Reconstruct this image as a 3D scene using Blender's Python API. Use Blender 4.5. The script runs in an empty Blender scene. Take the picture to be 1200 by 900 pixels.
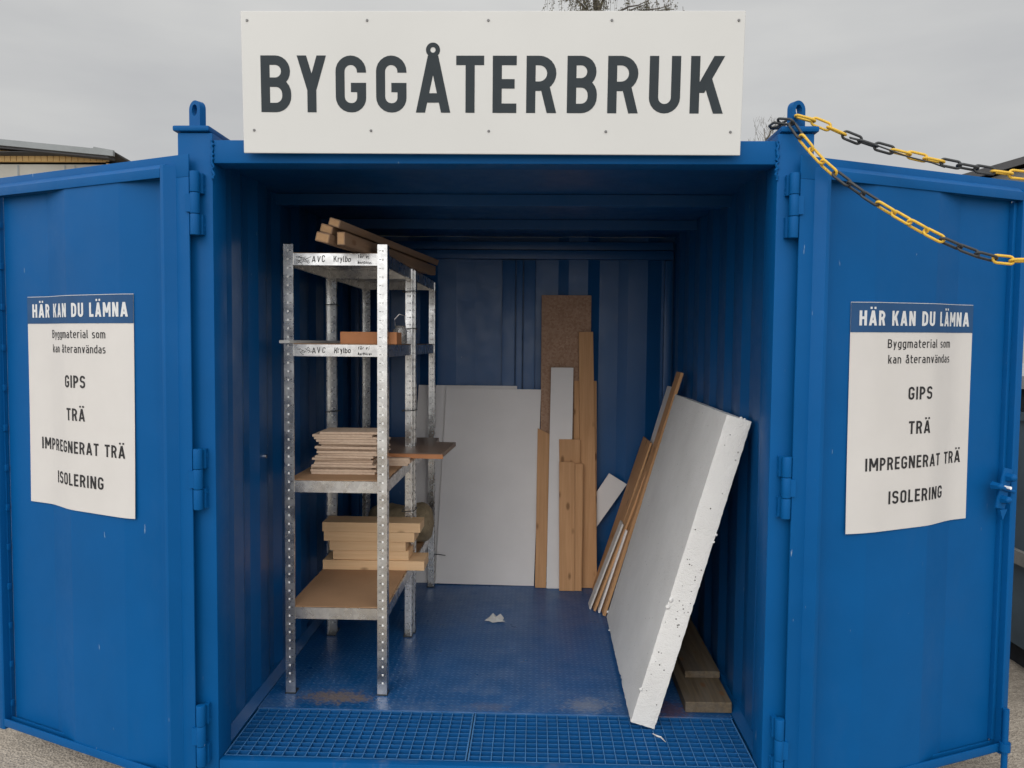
import bpy, bmesh, math, random
from mathutils import Vector, Matrix
random.seed(7)
S = bpy.context.scene
COL = S.collection
R_ = math.radians

# ------------------------------------------------------------------ camera, sky, sun, exposure
cam_d = bpy.data.cameras.new("camera")
cam = bpy.data.objects.new("camera", cam_d)
COL.objects.link(cam)
F = Vector((-0.02922551, 0.99818683, -0.0526206)).normalized()
RT = Vector((0.99951469, 0.02975112, 0.00923303)).normalized()
UP = RT.cross(F).normalized()
RT = F.cross(UP).normalized()
m = Matrix.Identity(4)
for i in range(3):
    m[i][0], m[i][1], m[i][2] = RT[i], UP[i], -F[i]
m[0][3], m[1][3], m[2][3] = 0.1576, -2.7588, 1.5349
cam.matrix_world = m
cam_d.sensor_width = 36.0
cam_d.lens = 917.256 / 1200 * 36.0
cam_d.clip_start = 0.05
cam_d.clip_end = 2000
S.camera = cam

SUN_EL, SUN_AZ = 32, 197          # degrees; azimuth from +Y clockwise: behind the camera, a little to its left
sdir = Vector((math.sin(R_(SUN_AZ)) * math.cos(R_(SUN_EL)), math.cos(R_(SUN_AZ)) * math.cos(R_(SUN_EL)), math.sin(R_(SUN_EL))))
W = bpy.data.worlds.new("World")
S.world = W
W.use_nodes = True
nt = W.node_tree
for n in list(nt.nodes):
    nt.nodes.remove(n)
out = nt.nodes.new('ShaderNodeOutputWorld')
bg = nt.nodes.new('ShaderNodeBackground')
bg.inputs['Strength'].default_value = 0.10
sky = nt.nodes.new('ShaderNodeTexSky')
sky.sky_type = 'NISHITA'
sky.sun_disc = False
sky.sun_elevation = R_(SUN_EL)
sky.sun_rotation = R_(SUN_AZ)
sky.air_density = 1.0
sky.dust_density = 4.0
tc = nt.nodes.new('ShaderNodeTexCoord')
mp = nt.nodes.new('ShaderNodeMapping')
mp.inputs['Scale'].default_value = (1.2, 1.2, 4.5)
nz = nt.nodes.new('ShaderNodeTexNoise')
nz.inputs['Scale'].default_value = 1.6
nz.inputs['Detail'].default_value = 6
nz.inputs['Roughness'].default_value = 0.5
nt.links.new(tc.outputs['Generated'], mp.inputs['Vector'])
nt.links.new(mp.outputs['Vector'], nz.inputs['Vector'])
ramp = nt.nodes.new('ShaderNodeValToRGB')
ramp.color_ramp.elements[0].position = 0.34
ramp.color_ramp.elements[0].color = (0.84, 0.85, 0.865, 1)
ramp.color_ramp.elements[1].position = 0.66
ramp.color_ramp.elements[1].color = (1.08, 1.08, 1.06, 1)
nt.links.new(nz.outputs['Fac'], ramp.inputs['Fac'])
# the cloud deck: brighter towards the zenith and towards the veiled sun
vdot = nt.nodes.new('ShaderNodeVectorMath'); vdot.operation = 'DOT_PRODUCT'
vdot.inputs[1].default_value = sdir
nt.links.new(tc.outputs['Generated'], vdot.inputs[0])
sep = nt.nodes.new('ShaderNodeSeparateXYZ')
nt.links.new(tc.outputs['Generated'], sep.inputs['Vector'])
zc = nt.nodes.new('ShaderNodeMapRange')
zc.inputs['From Min'].default_value = 0.0; zc.inputs['From Max'].default_value = 1.0
zc.inputs['To Min'].default_value = 5.9; zc.inputs['To Max'].default_value = 6.3
nt.links.new(sep.outputs['Z'], zc.inputs['Value'])
sc_ = nt.nodes.new('ShaderNodeMapRange')
sc_.inputs['From Min'].default_value = -0.15; sc_.inputs['From Max'].default_value = 1.0
sc_.inputs['To Min'].default_value = 0.0; sc_.inputs['To Max'].default_value = 16.0
nt.links.new(vdot.outputs['Value'], sc_.inputs['Value'])
add = nt.nodes.new('ShaderNodeMath'); add.operation = 'ADD'
nt.links.new(zc.outputs['Result'], add.inputs[0]); nt.links.new(sc_.outputs['Result'], add.inputs[1])
mulc = nt.nodes.new('ShaderNodeVectorMath'); mulc.operation = 'SCALE'
nt.links.new(ramp.outputs['Color'], mulc.inputs[0]); nt.links.new(add.outputs['Value'], mulc.inputs['Scale'])
mix = nt.nodes.new('ShaderNodeMixRGB')
mix.inputs['Fac'].default_value = 0.96
nt.links.new(sky.outputs['Color'], mix.inputs['Color1'])
nt.links.new(mulc.outputs['Vector'], mix.inputs['Color2'])
nt.links.new(mix.outputs['Color'], bg.inputs['Color'])
nt.links.new(bg.outputs['Background'], out.inputs['Surface'])

sun_d = bpy.data.lights.new("sun", 'SUN')
sun_d.energy = 0.5
sun_d.angle = R_(28)
sun_d.color = (1.0, 0.965, 0.92)
sun = bpy.data.objects.new("sun", sun_d)
COL.objects.link(sun)
sun.rotation_euler = sdir.to_track_quat('Z', 'Y').to_euler()
sun.location = (-3, -6, 9)

S.view_settings.view_transform = 'Standard'
S.view_settings.look = 'None'
S.view_settings.exposure = 0.0
S.view_settings.gamma = 1.0
S.view_settings.use_curve_mapping = False
S.render.engine = 'CYCLES'
S.cycles.max_bounces = 8
S.cycles.use_denoising = True

# ------------------------------------------------------------------ materials
class NB:
    def __init__(self, name):
        self.m = bpy.data.materials.new(name); self.m.use_nodes = True
        self.t = self.m.node_tree; self.b = self.t.nodes['Principled BSDF']
        self.tc = self.t.nodes.new('ShaderNodeTexCoord')
    def n(self, typ, **kw):
        x = self.t.nodes.new(typ)
        for k, v in kw.items(): setattr(x, k, v)
        return x
    def l(self, a, b): self.t.links.new(a, b)
    def setin(self, node, key, v):
        if hasattr(v, 'links') or hasattr(v, 'is_linked'): self.l(v, node.inputs[key])
        else: node.inputs[key].default_value = v
    def math(self, op, a, b=0.0, c=None, clamp=False):
        x = self.n('ShaderNodeMath', operation=op); x.use_clamp = clamp
        self.setin(x, 0, a); self.setin(x, 1, b)
        if c is not None: self.setin(x, 2, c)
        return x.outputs[0]
    def coords(self, scale=(1, 1, 1), src='Object', loc=(0, 0, 0), rand=False):
        mp = self.n('ShaderNodeMapping'); mp.inputs['Scale'].default_value = scale; mp.inputs['Location'].default_value = loc
        v = self.tc.outputs[src]
        if rand:
            oi = self.n('ShaderNodeObjectInfo'); k = self.math('MULTIPLY', oi.outputs['Random'], 37.0)
            cx = self.n('ShaderNodeCombineXYZ'); self.l(k, cx.inputs[0]); self.l(k, cx.inputs[1]); self.l(k, cx.inputs[2])
            ad = self.n('ShaderNodeVectorMath', operation='ADD'); self.l(v, ad.inputs[0]); self.l(cx.outputs[0], ad.inputs[1]); v = ad.outputs[0]
        self.l(v, mp.inputs['Vector']); return mp.outputs['Vector']
    def noise(self, vec, scale, detail=4, rough=0.55, dist=0.0):
        x = self.n('ShaderNodeTexNoise'); self.l(vec, x.inputs['Vector'])
        x.inputs['Scale'].default_value = scale; x.inputs['Detail'].default_value = detail
        x.inputs['Roughness'].default_value = rough; x.inputs['Distortion'].default_value = dist
        return x.outputs['Fac']
    def ramp(self, fac, stops):
        r = self.n('ShaderNodeValToRGB'); e = r.color_ramp.elements
        while len(e) < len(stops): e.new(0.5)
        for q, (p, c) in zip(e, stops):
            q.position = p; q.color = (c, c, c, 1) if isinstance(c, (int, float)) else (*c, 1)
        self.l(fac, r.inputs['Fac']); return r.outputs['Color']
    def mix(self, fac, a, b, mode='MIX'):
        x = self.n('ShaderNodeMixRGB', blend_type=mode)
        for k, v in (('Fac', fac), ('Color1', a), ('Color2', b)):
            if isinstance(v, tuple): x.inputs[k].default_value = (*v, 1)
            elif isinstance(v, (int, float)): x.inputs[k].default_value = v
            else: self.l(v, x.inputs[k])
        return x.outputs['Color']
    def bump(self, h, strength=0.3, dist=0.01, normal=None):
        x = self.n('ShaderNodeBump'); x.inputs['Strength'].default_value = strength; x.inputs['Distance'].default_value = dist
        self.l(h, x.inputs['Height'])
        if normal is not None: self.l(normal, x.inputs['Normal'])
        return x.outputs['Normal']
    def out(self, col=None, rough=None, metal=None, normal=None, spec=None):
        for k, v in (('Base Color', col), ('Roughness', rough), ('Metallic', metal), ('Normal', normal), ('Specular IOR Level', spec)):
            if v is None: continue
            if isinstance(v, tuple): self.b.inputs[k].default_value = (*v, 1)
            elif isinstance(v, (int, float)): self.b.inputs[k].default_value = v
            else: self.l(v, self.b.inputs[k])
        return self.m

BLUE = (0.0018, 0.080, 0.252)
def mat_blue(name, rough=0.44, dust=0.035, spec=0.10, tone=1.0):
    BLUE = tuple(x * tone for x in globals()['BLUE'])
    b = NB(name); v = b.coords()
    big = b.noise(v, 2.2, 5, 0.6); fine = b.noise(v, 60, 3, 0.6)
    c = b.mix(b.ramp(big, [(0.35, 0.0), (0.75, 1.0)]), tuple(x * 0.93 for x in BLUE), tuple(x * 1.06 for x in BLUE))
    d = b.noise(b.coords((1, 1, 0.35)), 7, 6, 0.7)
    c = b.mix(b.ramp(d, [(0.55, 0.0), (0.85, dust)]), c, (0.16, 0.19, 0.24))
    # scattered pale chips and scratches in the paint
    sc = b.noise(b.coords((90, 90, 14)), 1.0, 2, 0.5); sm = b.noise(v, 5.0, 2, 0.5)
    chip = b.math('MULTIPLY', b.ramp(sc, [(0.745, 0.0), (0.76, 0.75)]), b.ramp(sm, [(0.55, 0.0), (0.62, 1.0)]))
    c = b.mix(chip, c, (0.25, 0.33, 0.42))
    r = b.ramp(b.noise(v, 9, 5, 0.65), [(0.3, rough - 0.06), (0.7, rough + 0.10)])
    nrm = b.bump(b.math('ADD', b.noise(v, 3.5, 2, 0.5), b.math('MULTIPLY', fine, 0.012)), 0.28, 0.012)
    return b.out(c, r, 0.0, nrm, spec)
M_BLUE = mat_blue('blue_paint')
M_BLUE_SHADED = mat_blue('glossy_blue_inner_shade', 0.34, 0.10, 0.45, 0.80)  # same blue, glossier, with the dim interior's shade put into its colour

def mat_floor():
    b = NB('blue_tread_plate')
    sx = b.n('ShaderNodeSeparateXYZ'); b.l(b.coords((36, 36, 36)), sx.inputs[0])
    X, Y = sx.outputs[0], sx.outputs[1]
    fx, fy = b.math('FLOOR', X), b.math('FLOOR', Y)
    par = b.math('MODULO', b.math('ABSOLUTE', b.math('ADD', fx, fy)), 2.0)
    u = b.math('SUBTRACT', b.math('FRACT', X), 0.5); w = b.math('SUBTRACT', b.math('FRACT', Y), 0.5)
    a = b.math('MULTIPLY', b.math('ADD', u, w), 0.707); c_ = b.math('MULTIPLY', b.math('SUBTRACT', u, w), 0.707)
    def mixv(p, q): return b.math('ADD', b.math('MULTIPLY', p, b.math('SUBTRACT', 1.0, par)), b.math('MULTIPLY', q, par))
    A = b.math('DIVIDE', mixv(a, c_), 0.46); B = b.math('DIVIDE', mixv(c_, a), 0.15)
    h = b.math('SUBTRACT', 1.0, b.math('ADD', b.math('MULTIPLY', A, A), b.math('MULTIPLY', B, B)), clamp=True)
    h = b.math('POWER', h, 0.5)
    v = b.coords()
    c = b.mix(b.ramp(b.noise(v, 3, 5), [(0.3, 0.0), (0.7, 1.0)]), tuple(x * 0.80 for x in BLUE), tuple(x * 0.98 for x in BLUE))
    c = b.mix(b.math('MULTIPLY', h, 0.26), c, (0.12, 0.25, 0.46))
    # grey dust trodden in near the threshold
    dz = b.n('ShaderNodeSeparateXYZ'); b.l(b.tc.outputs['Object'], dz.inputs[0])
    front = b.n('ShaderNodeMapRange'); front.inputs['From Min'].default_value = 1.1; front.inputs['From Max'].default_value = 0.42
    b.l(dz.outputs[1], front.inputs['Value'])
    dn = b.ramp(b.noise(v, 6, 7, 0.7), [(0.45, 0.0), (0.75, 0.42)])
    c = b.mix(b.math('MULTIPLY', dn, front.outputs[0]), c, (0.20, 0.24, 0.30))
    # three dirt stains: by the front upright, mid threshold, rusty one under the planks
    def stain(c, x, y, rx, ry, col, k):
        vm = b.n('ShaderNodeMapping'); vm.inputs['Location'].default_value = (-x / rx, -y / ry, 0); vm.inputs['Scale'].default_value = (1 / rx, 1 / ry, 0)
        b.l(b.tc.outputs['Object'], vm.inputs['Vector'])
        ln = b.n('ShaderNodeVectorMath', operation='LENGTH'); b.l(vm.outputs[0], ln.inputs[0])
        d = b.math('ADD', ln.outputs['Value'], b.math('MULTIPLY', b.math('SUBTRACT', b.noise(v, 48, 7, 0.8), 0.5), 4.2))
        return b.mix(b.ramp(d, [(0.35, k), (1.0, 0.0)]), c, col)
    c = stain(c, -0.68, 0.52, 0.17, 0.07, (0.20, 0.15, 0.11), 0.8)
    c = stain(c, -0.02, 0.46, 0.10, 0.05, (0.19, 0.15, 0.12), 0.25)
    c = stain(c, 0.40, 0.50, 0.13, 0.08, (0.25, 0.26, 0.28), 0.45)
    c = stain(c, 0.74, 0.47, 0.10, 0.10, (0.16, 0.07, 0.05), 0.6)
    r = b.ramp(b.noise(v, 7, 5, 0.65), [(0.3, 0.26), (0.75, 0.50)])
    n1 = b.bump(b.noise(v, 5, 2), 0.25, 0.01)
    return b.out(c, r, 0.0, b.bump(h, 0.55, 0.003, n1), 0.5)
M_FLOOR = mat_floor()

def mat_plain(name, col, rough=0.5, metal=0.0, var=0.12, scale=12, bump=0.1, spec=0.4):
    b = NB(name); v = b.coords(rand=True)
    c = b.mix(b.ramp(b.noise(v, scale, 5, 0.6), [(0.3, 0.0), (0.7, 1.0)]), tuple(x * (1 - var) for x in col), tuple(min(1, x * (1 + var)) for x in col))
    r = b.ramp(b.noise(v, scale * 1.7, 4), [(0.3, max(0.02, rough - 0.06)), (0.7, min(1, rough + 0.08))])
    return b.out(c, r, metal, b.bump(b.noise(v, scale * 6, 3), bump, 0.004), spec)

M_SIGN = mat_plain('sign_white', (0.545, 0.545, 0.53), 0.45, 0, 0.02, 2.0, 0.02)
M_SIGNTXT = mat_plain('sign_charcoal', (0.030, 0.038, 0.044), 0.6, 0, 0.06, 8, 0.02, 0.15)
M_PAPER = mat_plain('poster_white', (0.555, 0.535, 0.515), 0.6, 0, 0.025, 5, 0.03)
M_PBLUE = mat_plain('poster_blue', (0.020, 0.068, 0.165), 0.5, 0, 0.10, 6, 0.03, 0.15)
M_PTXTW = mat_plain('poster_text_white', (0.58, 0.59, 0.60), 0.5, 0, 0.03, 10, 0.0)
M_INK = mat_plain('black_ink', (0.014, 0.014, 0.016), 0.55, 0, 0.1, 10, 0.0)
M_SCREW = mat_plain('screw_grey', (0.16, 0.16, 0.16), 0.45, 0.5, 0.1, 30, 0.0)
M_YEL = mat_plain('yellow_plastic', (0.66, 0.41, 0.045), 0.45, 0, 0.10, 40, 0.1)
M_BLK = mat_plain('black_plastic', (0.030, 0.033, 0.036), 0.40, 0, 0.12, 40, 0.1)
M_GYPS = mat_plain('plasterboard_grey', (0.70, 0.67, 0.655), 0.8, 0, 0.035, 4, 0.05)
M_GRTOP = mat_plain('worn_grating_top', (0.055, 0.17, 0.36), 0.5, 0, 0.15, 9, 0.0, 0.3)
M_GRATE = mat_plain('blue_grating_paint', (0.006, 0.085, 0.26), 0.45, 0, 0.10, 6, 0.0, 0.3)
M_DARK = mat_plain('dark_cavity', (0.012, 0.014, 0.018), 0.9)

def mat_galv():
    b = NB('galvanised_steel'); v = b.coords(rand=True)
    vo = b.n('ShaderNodeTexVoronoi'); vo.inputs['Scale'].default_value = 55; b.l(v, vo.inputs['Vector'])
    sp = b.n('ShaderNodeSeparateXYZ'); b.l(vo.outputs['Color'], sp.inputs[0])
    c = b.mix(sp.outputs[0], (0.60, 0.60, 0.60), (0.76, 0.76, 0.75))
    d = b.noise(b.coords((1, 1, 1), rand=True), 9, 5, 0.6)
    c = b.mix(b.ramp(d, [(0.45, 0.0), (0.75, 0.55)]), c, (0.34, 0.33, 0.33))
    r = b.ramp(b.noise(v, 14, 4), [(0.3, 0.20), (0.7, 0.36)])
    return b.out(c, r, 1.0, b.bump(b.noise(v, 40, 3), 0.05, 0.002))
M_GALV = mat_galv()
M_HOLE = mat_plain('punched_slot', (0.03, 0.032, 0.036), 0.8)
M_PIP = mat_plain('punched_lip_glint', (0.88, 0.88, 0.87), 0.4, 0.0, 0.04)  # near-white colour carries the reflected glint of the steel lips

def mat_wood(name, light, dark, knots=True, rough=0.7, stretch=(60, 60, 3.0), grey=0.0):
    b = NB(name)
    v = b.coords(stretch, rand=True); v2 = b.coords((6, 6, 1.2), rand=True)
    g = b.noise(v, 1.0, 5, 0.6, 0.4); g2 = b.noise(v2, 1.0, 3, 0.5, 0.6)
    c = b.mix(b.ramp(g, [(0.28, 0.0), (0.72, 1.0)]), dark, light)
    c = b.mix(b.ramp(g2, [(0.35, 0.35), (0.7, 0.0)]), c, tuple(x * 0.72 for x in light))
    if grey: c = b.mix(b.ramp(b.noise(v2, 3, 4), [(0.3, grey), (0.7, 0.0)]), c, (0.14, 0.13, 0.115))
    if knots:
        vo = b.n('ShaderNodeTexVoronoi'); vo.inputs['Scale'].default_value = 1.0
        b.l(b.coords((13, 13, 6.0), rand=True), vo.inputs['Vector'])
        k = b.ramp(vo.outputs['Distance'], [(0.09, 0.80), (0.14, 0.35), (0.19, 0.0)])
        c = b.mix(k, c, (0.16, 0.075, 0.03))
    return b.out(c, rough, 0.0, b.bump(g, 0.15, 0.003), 0.3)
M_PINE = mat_wood('planed_pine', (0.78, 0.53, 0.31), (0.66, 0.42, 0.225))
M_PINE2 = mat_wood('sawn_pine', (0.58, 0.33, 0.165), (0.44, 0.23, 0.105))
M_PLY = mat_wood('pale_panel_wood', (0.64, 0.49, 0.37), (0.50, 0.36, 0.26), stretch=(10, 60, 60), knots=False)
M_OLDW = mat_wood('weathered_wood', (0.19, 0.135, 0.075), (0.050, 0.034, 0.020), grey=0.55)
M_BATT = mat_wood('dull_batten_wood', (0.33, 0.20, 0.115), (0.22, 0.125, 0.07), grey=0.45)
M_ORANGE = mat_plain('orange_brown_fibre', (0.40, 0.17, 0.072), 0.75, 0, 0.1, 14, 0.15)
M_LAM = mat_wood('dark_laminate', (0.27, 0.175, 0.12), (0.17, 0.11, 0.075), knots=False, rough=0.45)

def mat_chip(name, a, c2, sc=240):
    b = NB(name); v = b.coords((1, 1, 1), rand=True)
    vo = b.n('ShaderNodeTexVoronoi'); vo.inputs['Scale'].default_value = sc; b.l(v, vo.inputs['Vector'])
    sp = b.n('ShaderNodeSeparateXYZ'); b.l(vo.outputs['Color'], sp.inputs[0])
    c = b.mix(sp.outputs[0], a, c2)
    c = b.mix(b.ramp(b.noise(v, 6, 5), [(0.35, 0.35), (0.7, 0.0)]), c, tuple(x * 0.75 for x in a))
    return b.out(c, 0.8, 0.0, b.bump(sp.outputs[1], 0.15, 0.002), 0.25)
M_HDF = mat_chip('brown_hardboard', (0.36, 0.21, 0.115), (0.42, 0.25, 0.14), 700)
M_OSB = mat_chip('chipboard', (0.32, 0.19, 0.125), (0.45, 0.295, 0.205), 90)

def mat_eps():
    b = NB('expanded_polystyrene'); v = b.coords(rand=True)
    vo = b.n('ShaderNodeTexVoronoi'); vo.inputs['Scale'].default_value = 190; b.l(v, vo.inputs['Vector'])
    c = b.mix(b.ramp(b.noise(v, 4, 4), [(0.3, 0.0), (0.7, 1.0)]), (0.61, 0.60, 0.585), (0.69, 0.68, 0.665))
    sv = b.n('ShaderNodeTexVoronoi'); sv.inputs['Scale'].default_value = 34; b.l(v, sv.inputs['Vector'])
    s2 = b.n('ShaderNodeSeparateXYZ'); b.l(sv.outputs['Color'], s2.inputs[0])
    near = b.ramp(sv.outputs['Distance'], [(0.11, 1.0), (0.15, 0.0)])
    pick = b.ramp(s2.outputs[0], [(0.88, 0.0), (0.90, 0.6)])
    c = b.mix(b.math('MULTIPLY', near, pick), c, (0.10, 0.095, 0.09))
    h = b.math('SUBTRACT', b.math('MULTIPLY', b.noise(v, 55, 4, 0.6), 1.0), b.math('MULTIPLY', vo.outputs['Distance'], 0.5))
    return b.out(c, 0.75, 0.0, b.bump(h, 0.42, 0.006), 0.3)
M_EPS = mat_eps()
M_PIT = mat_plain('dark_pit', (0.09, 0.085, 0.08), 0.9)

def mat_ground():
    b = NB('gritty_asphalt'); v = b.coords()
    c = b.mix(b.ramp(b.noise(v, 1.1, 6, 0.6), [(0.3, 0.0), (0.7, 1.0)]), (0.35, 0.303, 0.248), (0.43, 0.375, 0.31))
    vo = b.n('ShaderNodeTexVoronoi'); vo.inputs['Scale'].default_value = 95; b.l(v, vo.inputs['Vector'])
    sp = b.n('ShaderNodeSeparateXYZ'); b.l(vo.outputs['Color'], sp.inputs[0])
    c = b.mix(b.ramp(sp.outputs[0], [(0.0, 0.55), (1.0, 0.0)]), c, (0.16, 0.135, 0.11))
    c = b.mix(b.ramp(b.noise(v, 28, 5, 0.7), [(0.5, 0.0), (0.8, 0.45)]), c, (0.14, 0.115, 0.09))
    return b.out(c, 0.92, 0.0, b.bump(b.math('ADD', vo.outputs['Distance'], b.noise(v, 30, 5)), 0.5, 0.012), 0.2)
M_GROUND = mat_ground()

# ------------------------------------------------------------------ mesh helpers
def box(bm, x0, x1, y0, y1, z0, z1):
    vs = [bm.verts.new(p) for p in ((x0, y0, z0), (x1, y0, z0), (x1, y1, z0), (x0, y1, z0), (x0, y0, z1), (x1, y0, z1), (x1, y1, z1), (x0, y1, z1))]
    fs = [bm.faces.new([vs[i] for i in q]) for q in ((3, 2, 1, 0), (4, 5, 6, 7), (0, 1, 5, 4), (1, 2, 6, 5), (2, 3, 7, 6), (3, 0, 4, 7))]
    return vs, fs
def bevel(bm, w, seg=2, ang=30):
    bm.normal_update()
    es = [e for e in bm.edges if len(e.link_faces) == 2 and e.calc_face_angle(0) > R_(ang)]
    if es: bmesh.ops.bevel(bm, geom=es, offset=w, segments=seg, affect='EDGES', profile=0.6, clamp_overlap=True)
def cyl(bm, p0, p1, r0, r1=None, n=16):
    r1 = r0 if r1 is None else r1
    p0, p1 = Vector(p0), Vector(p1); d = (p1 - p0).normalized()
    a = d.orthogonal().normalized(); b = d.cross(a)
    A = [bm.verts.new(p0 + (a * math.cos(t) + b * math.sin(t)) * r0) for t in [2 * math.pi * i / n for i in range(n)]]
    B = [bm.verts.new(p1 + (a * math.cos(t) + b * math.sin(t)) * r1) for t in [2 * math.pi * i / n for i in range(n)]]
    for i in range(n): bm.faces.new((A[i], A[(i + 1) % n], B[(i + 1) % n], B[i]))
    bm.faces.new(A[::-1]); bm.faces.new(B)
def tube(bm, pts, r, n=8, closed=False, radii=None):
    pts = [Vector(p) for p in pts]; N = len(pts); rings = []; prev = None
    for i, p in enumerate(pts):
        if closed: d = pts[(i + 1) % N] - pts[i - 1]
        else: d = pts[min(i + 1, N - 1)] - pts[max(i - 1, 0)]
        d.normalize()
        if prev is None: a = d.orthogonal().normalized()
        else:
            a = prev - d * prev.dot(d)
            a = a.normalized() if a.length > 1e-6 else d.orthogonal().normalized()
        prev = a; b = d.cross(a); rr = radii[i] if radii else r
        rings.append([bm.verts.new(p + (a * math.cos(2 * math.pi * k / n) + b * math.sin(2 * math.pi * k / n)) * rr) for k in range(n)])
    for i in range(N if closed else N - 1):
        A, B = rings[i], rings[(i + 1) % N]
        for k in range(n): bm.faces.new((A[k], A[(k + 1) % n], B[(k + 1) % n], B[k]))
    if not closed: bm.faces.new(rings[0][::-1]); bm.faces.new(rings[-1])
def prism(bm, poly, axis, a0, a1):
    """poly in the two other axes, extruded along axis"""
    def P(u, v, w): return {'x': (w, u, v), 'y': (u, w, v), 'z': (u, v, w)}[axis]
    A = [bm.verts.new(P(u, v, a0)) for u, v in poly]; B = [bm.verts.new(P(u, v, a1)) for u, v in poly]
    n = len(poly)
    for i in range(n): bm.faces.new((A[i], A[(i + 1) % n], B[(i + 1) % n], B[i]))
    bm.faces.new(A[::-1]); bm.faces.new(B)
    return A + B
def obj(name, bm, mat, parent=None, smooth=False, mats=None, recalc=True):
    if recalc: bmesh.ops.recalc_face_normals(bm, faces=bm.faces)
    me = bpy.data.meshes.new(name)
    off = Vector((0, 0, 0)); q = parent
    while q is not None: off += q.location; q = q.parent
    if parent is not None and off.length > 0: bmesh.ops.translate(bm, verts=bm.verts, vec=-off)
    bm.to_mesh(me); bm.free()
    for x in (mats or [mat]): me.materials.append(x)
    if smooth:
        for p in me.polygons: p.use_smooth = True
    o = bpy.data.objects.new(name, me); COL.objects.link(o)
    if parent is not None: o.parent = parent
    return o
def sharp(o, ang=40):
    me = o.data
    for p in me.polygons: p.use_smooth = True
    try: me.set_sharp_from_angle(angle=R_(ang))
    except Exception: pass
    return o
def empty(name, loc=(0, 0, 0)):
    o = bpy.data.objects.new(name, None); o.empty_display_size = 0.1; o.location = loc; COL.objects.link(o); return o
def tag(o, label, cat, group=None):
    o['label'] = label; o['category'] = cat
    if group: o['group'] = group
    return o
def struct(o, kind='structure'): o['kind'] = kind; return o
NB_ = bmesh.new

# ------------------------------------------------------------------ ground, field
bm = NB_()
for (x0, x1, y0, y1) in ((-400, 400, -400, 900),):
    q = [bm.verts.new(p) for p in ((x0, y0, -0.16), (x1, y0, -0.16), (x1, y1, -0.16), (x0, y1, -0.16))]; bm.faces.new(q)
struct(obj('ground', bm, M_GROUND))
M_GRASS = mat_plain('rough_grass', (0.115, 0.125, 0.035), 0.9, 0, 0.35, 1.2, 0.4, 0.1)
bm = NB_()
G = 40
rows = []
for j in range(9):
    row = []
    for i in range(G + 1):
        x = -160 + 320 * i / G; y = 31 + j * 14
        h = -0.15 + 1.75 * min(1, j / 3) * (0.7 + 0.3 * math.sin(i * 0.7) * math.cos(j)) if j else -0.155
        row.append(bm.verts.new((x, y, h)))
    rows.append(row)
for j in range(8):
    for i in range(G): bm.faces.new((rows[j][i], rows[j][i + 1], rows[j + 1][i + 1], rows[j + 1][i]))
struct(obj('grass_bank', bm, M_GRASS, smooth=True))

# ------------------------------------------------------------------ shipping container
CT = tag(empty('shipping_container', (0, 0, -0.16)), 'open blue steel storage container with tread plate floor under the white sign', 'container')
XO, XI, YB, ZT, ZO = 1.11, 0.984, 2.24, 2.2633, 2.1565
# corner posts (front pair with caps, rear pair)
def corner_post(sx, y0, y1, zt):
    bm = NB_()
    a, b = sorted((sx * XI, sx * XO))
    box(bm, a, b, y0, y1, -0.148, zt)
    bevel(bm, 0.008, 2)
    # rough weld bead running down the joint with the header beam
    if y0 < 0.5:
        pts = []
        z = 2.235
        while z > 2.10:
            pts.append((sx * (XI - 0.001) + random.uniform(-0.005, 0.005), -0.001, z)); z -= 0.007
        tube(bm, pts, 0.0045, 6, radii=[random.uniform(0.003, 0.0065) for _ in pts])
    return sharp(obj('corner_post', bm, M_BLUE, CT))
posts = [corner_post(s, 0, 0.12, ZT) for s in (-1, 1)] + [corner_post(s, YB + 0.02, YB + 0.12, ZT) for s in (-1, 1)]
def post_cap(sx, y0, y1):
    bm = NB_()
    a, b = sorted((sx * 0.992, sx * 1.122))
    vs, fs = box(bm, a, b, y0, y1, ZT + 0.002, ZT + 0.022)
    bevel(bm, 0.007, 2)
    sharp(obj('post_cap', bm, M_BLUE, CT))
for s in (-1, 1): post_cap(s, -0.012, 0.22); post_cap(s, YB - 0.10, YB + 0.13)
def lifting_eye(x, y, rot):
    bm = NB_()
    z0 = ZT + 0.0235; w, hh, t, r = 0.030, 0.070, 0.0125, 0.0150
    outer = [(-w, 0), (w, 0)] + [(w * math.cos(a), hh + w * math.sin(a)) for a in [math.pi * k / 14 for k in range(15)]]
    inner = [(r * math.cos(a), hh - 0.004 + r * 1.35 * math.sin(a)) for a in [2 * math.pi * k / 20 for k in range(20)]]
    vo = {}
    for sgn in (-1, 1):
        vo[sgn] = ([bm.verts.new((u, sgn * t, z0 + v)) for u, v in outer], [bm.verts.new((u, sgn * t, z0 + v)) for u, v in inner])
        es = []
        for L in vo[sgn]:
            for i in range(len(L)): es.append(bm.edges.new((L[i], L[(i + 1) % len(L)])))
        bmesh.ops.triangle_fill(bm, edges=es, use_beauty=True)
    for k in (0, 1):
        A, B = vo[-1][k], vo[1][k]
        for i in range(len(A)): bm.faces.new((A[i], A[(i + 1) % len(A)], B[(i + 1) % len(A)], B[i]))
    bmesh.ops.rotate(bm, verts=bm.verts, cent=(0, 0, 0), matrix=Matrix.Rotation(rot, 3, 'Z'))
    bmesh.ops.translate(bm, verts=bm.verts, vec=(x, y, 0))
    sharp(obj('lifting_eye', bm, M_BLUE, CT), 35)
lifting_eye(-1.060, 0.055, R_(-30)); lifting_eye(1.062, 0.055, R_(27))
lifting_eye(-1.057, YB + 0.05, R_(-38)); lifting_eye(1.060, YB + 0.05, R_(38))
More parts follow.
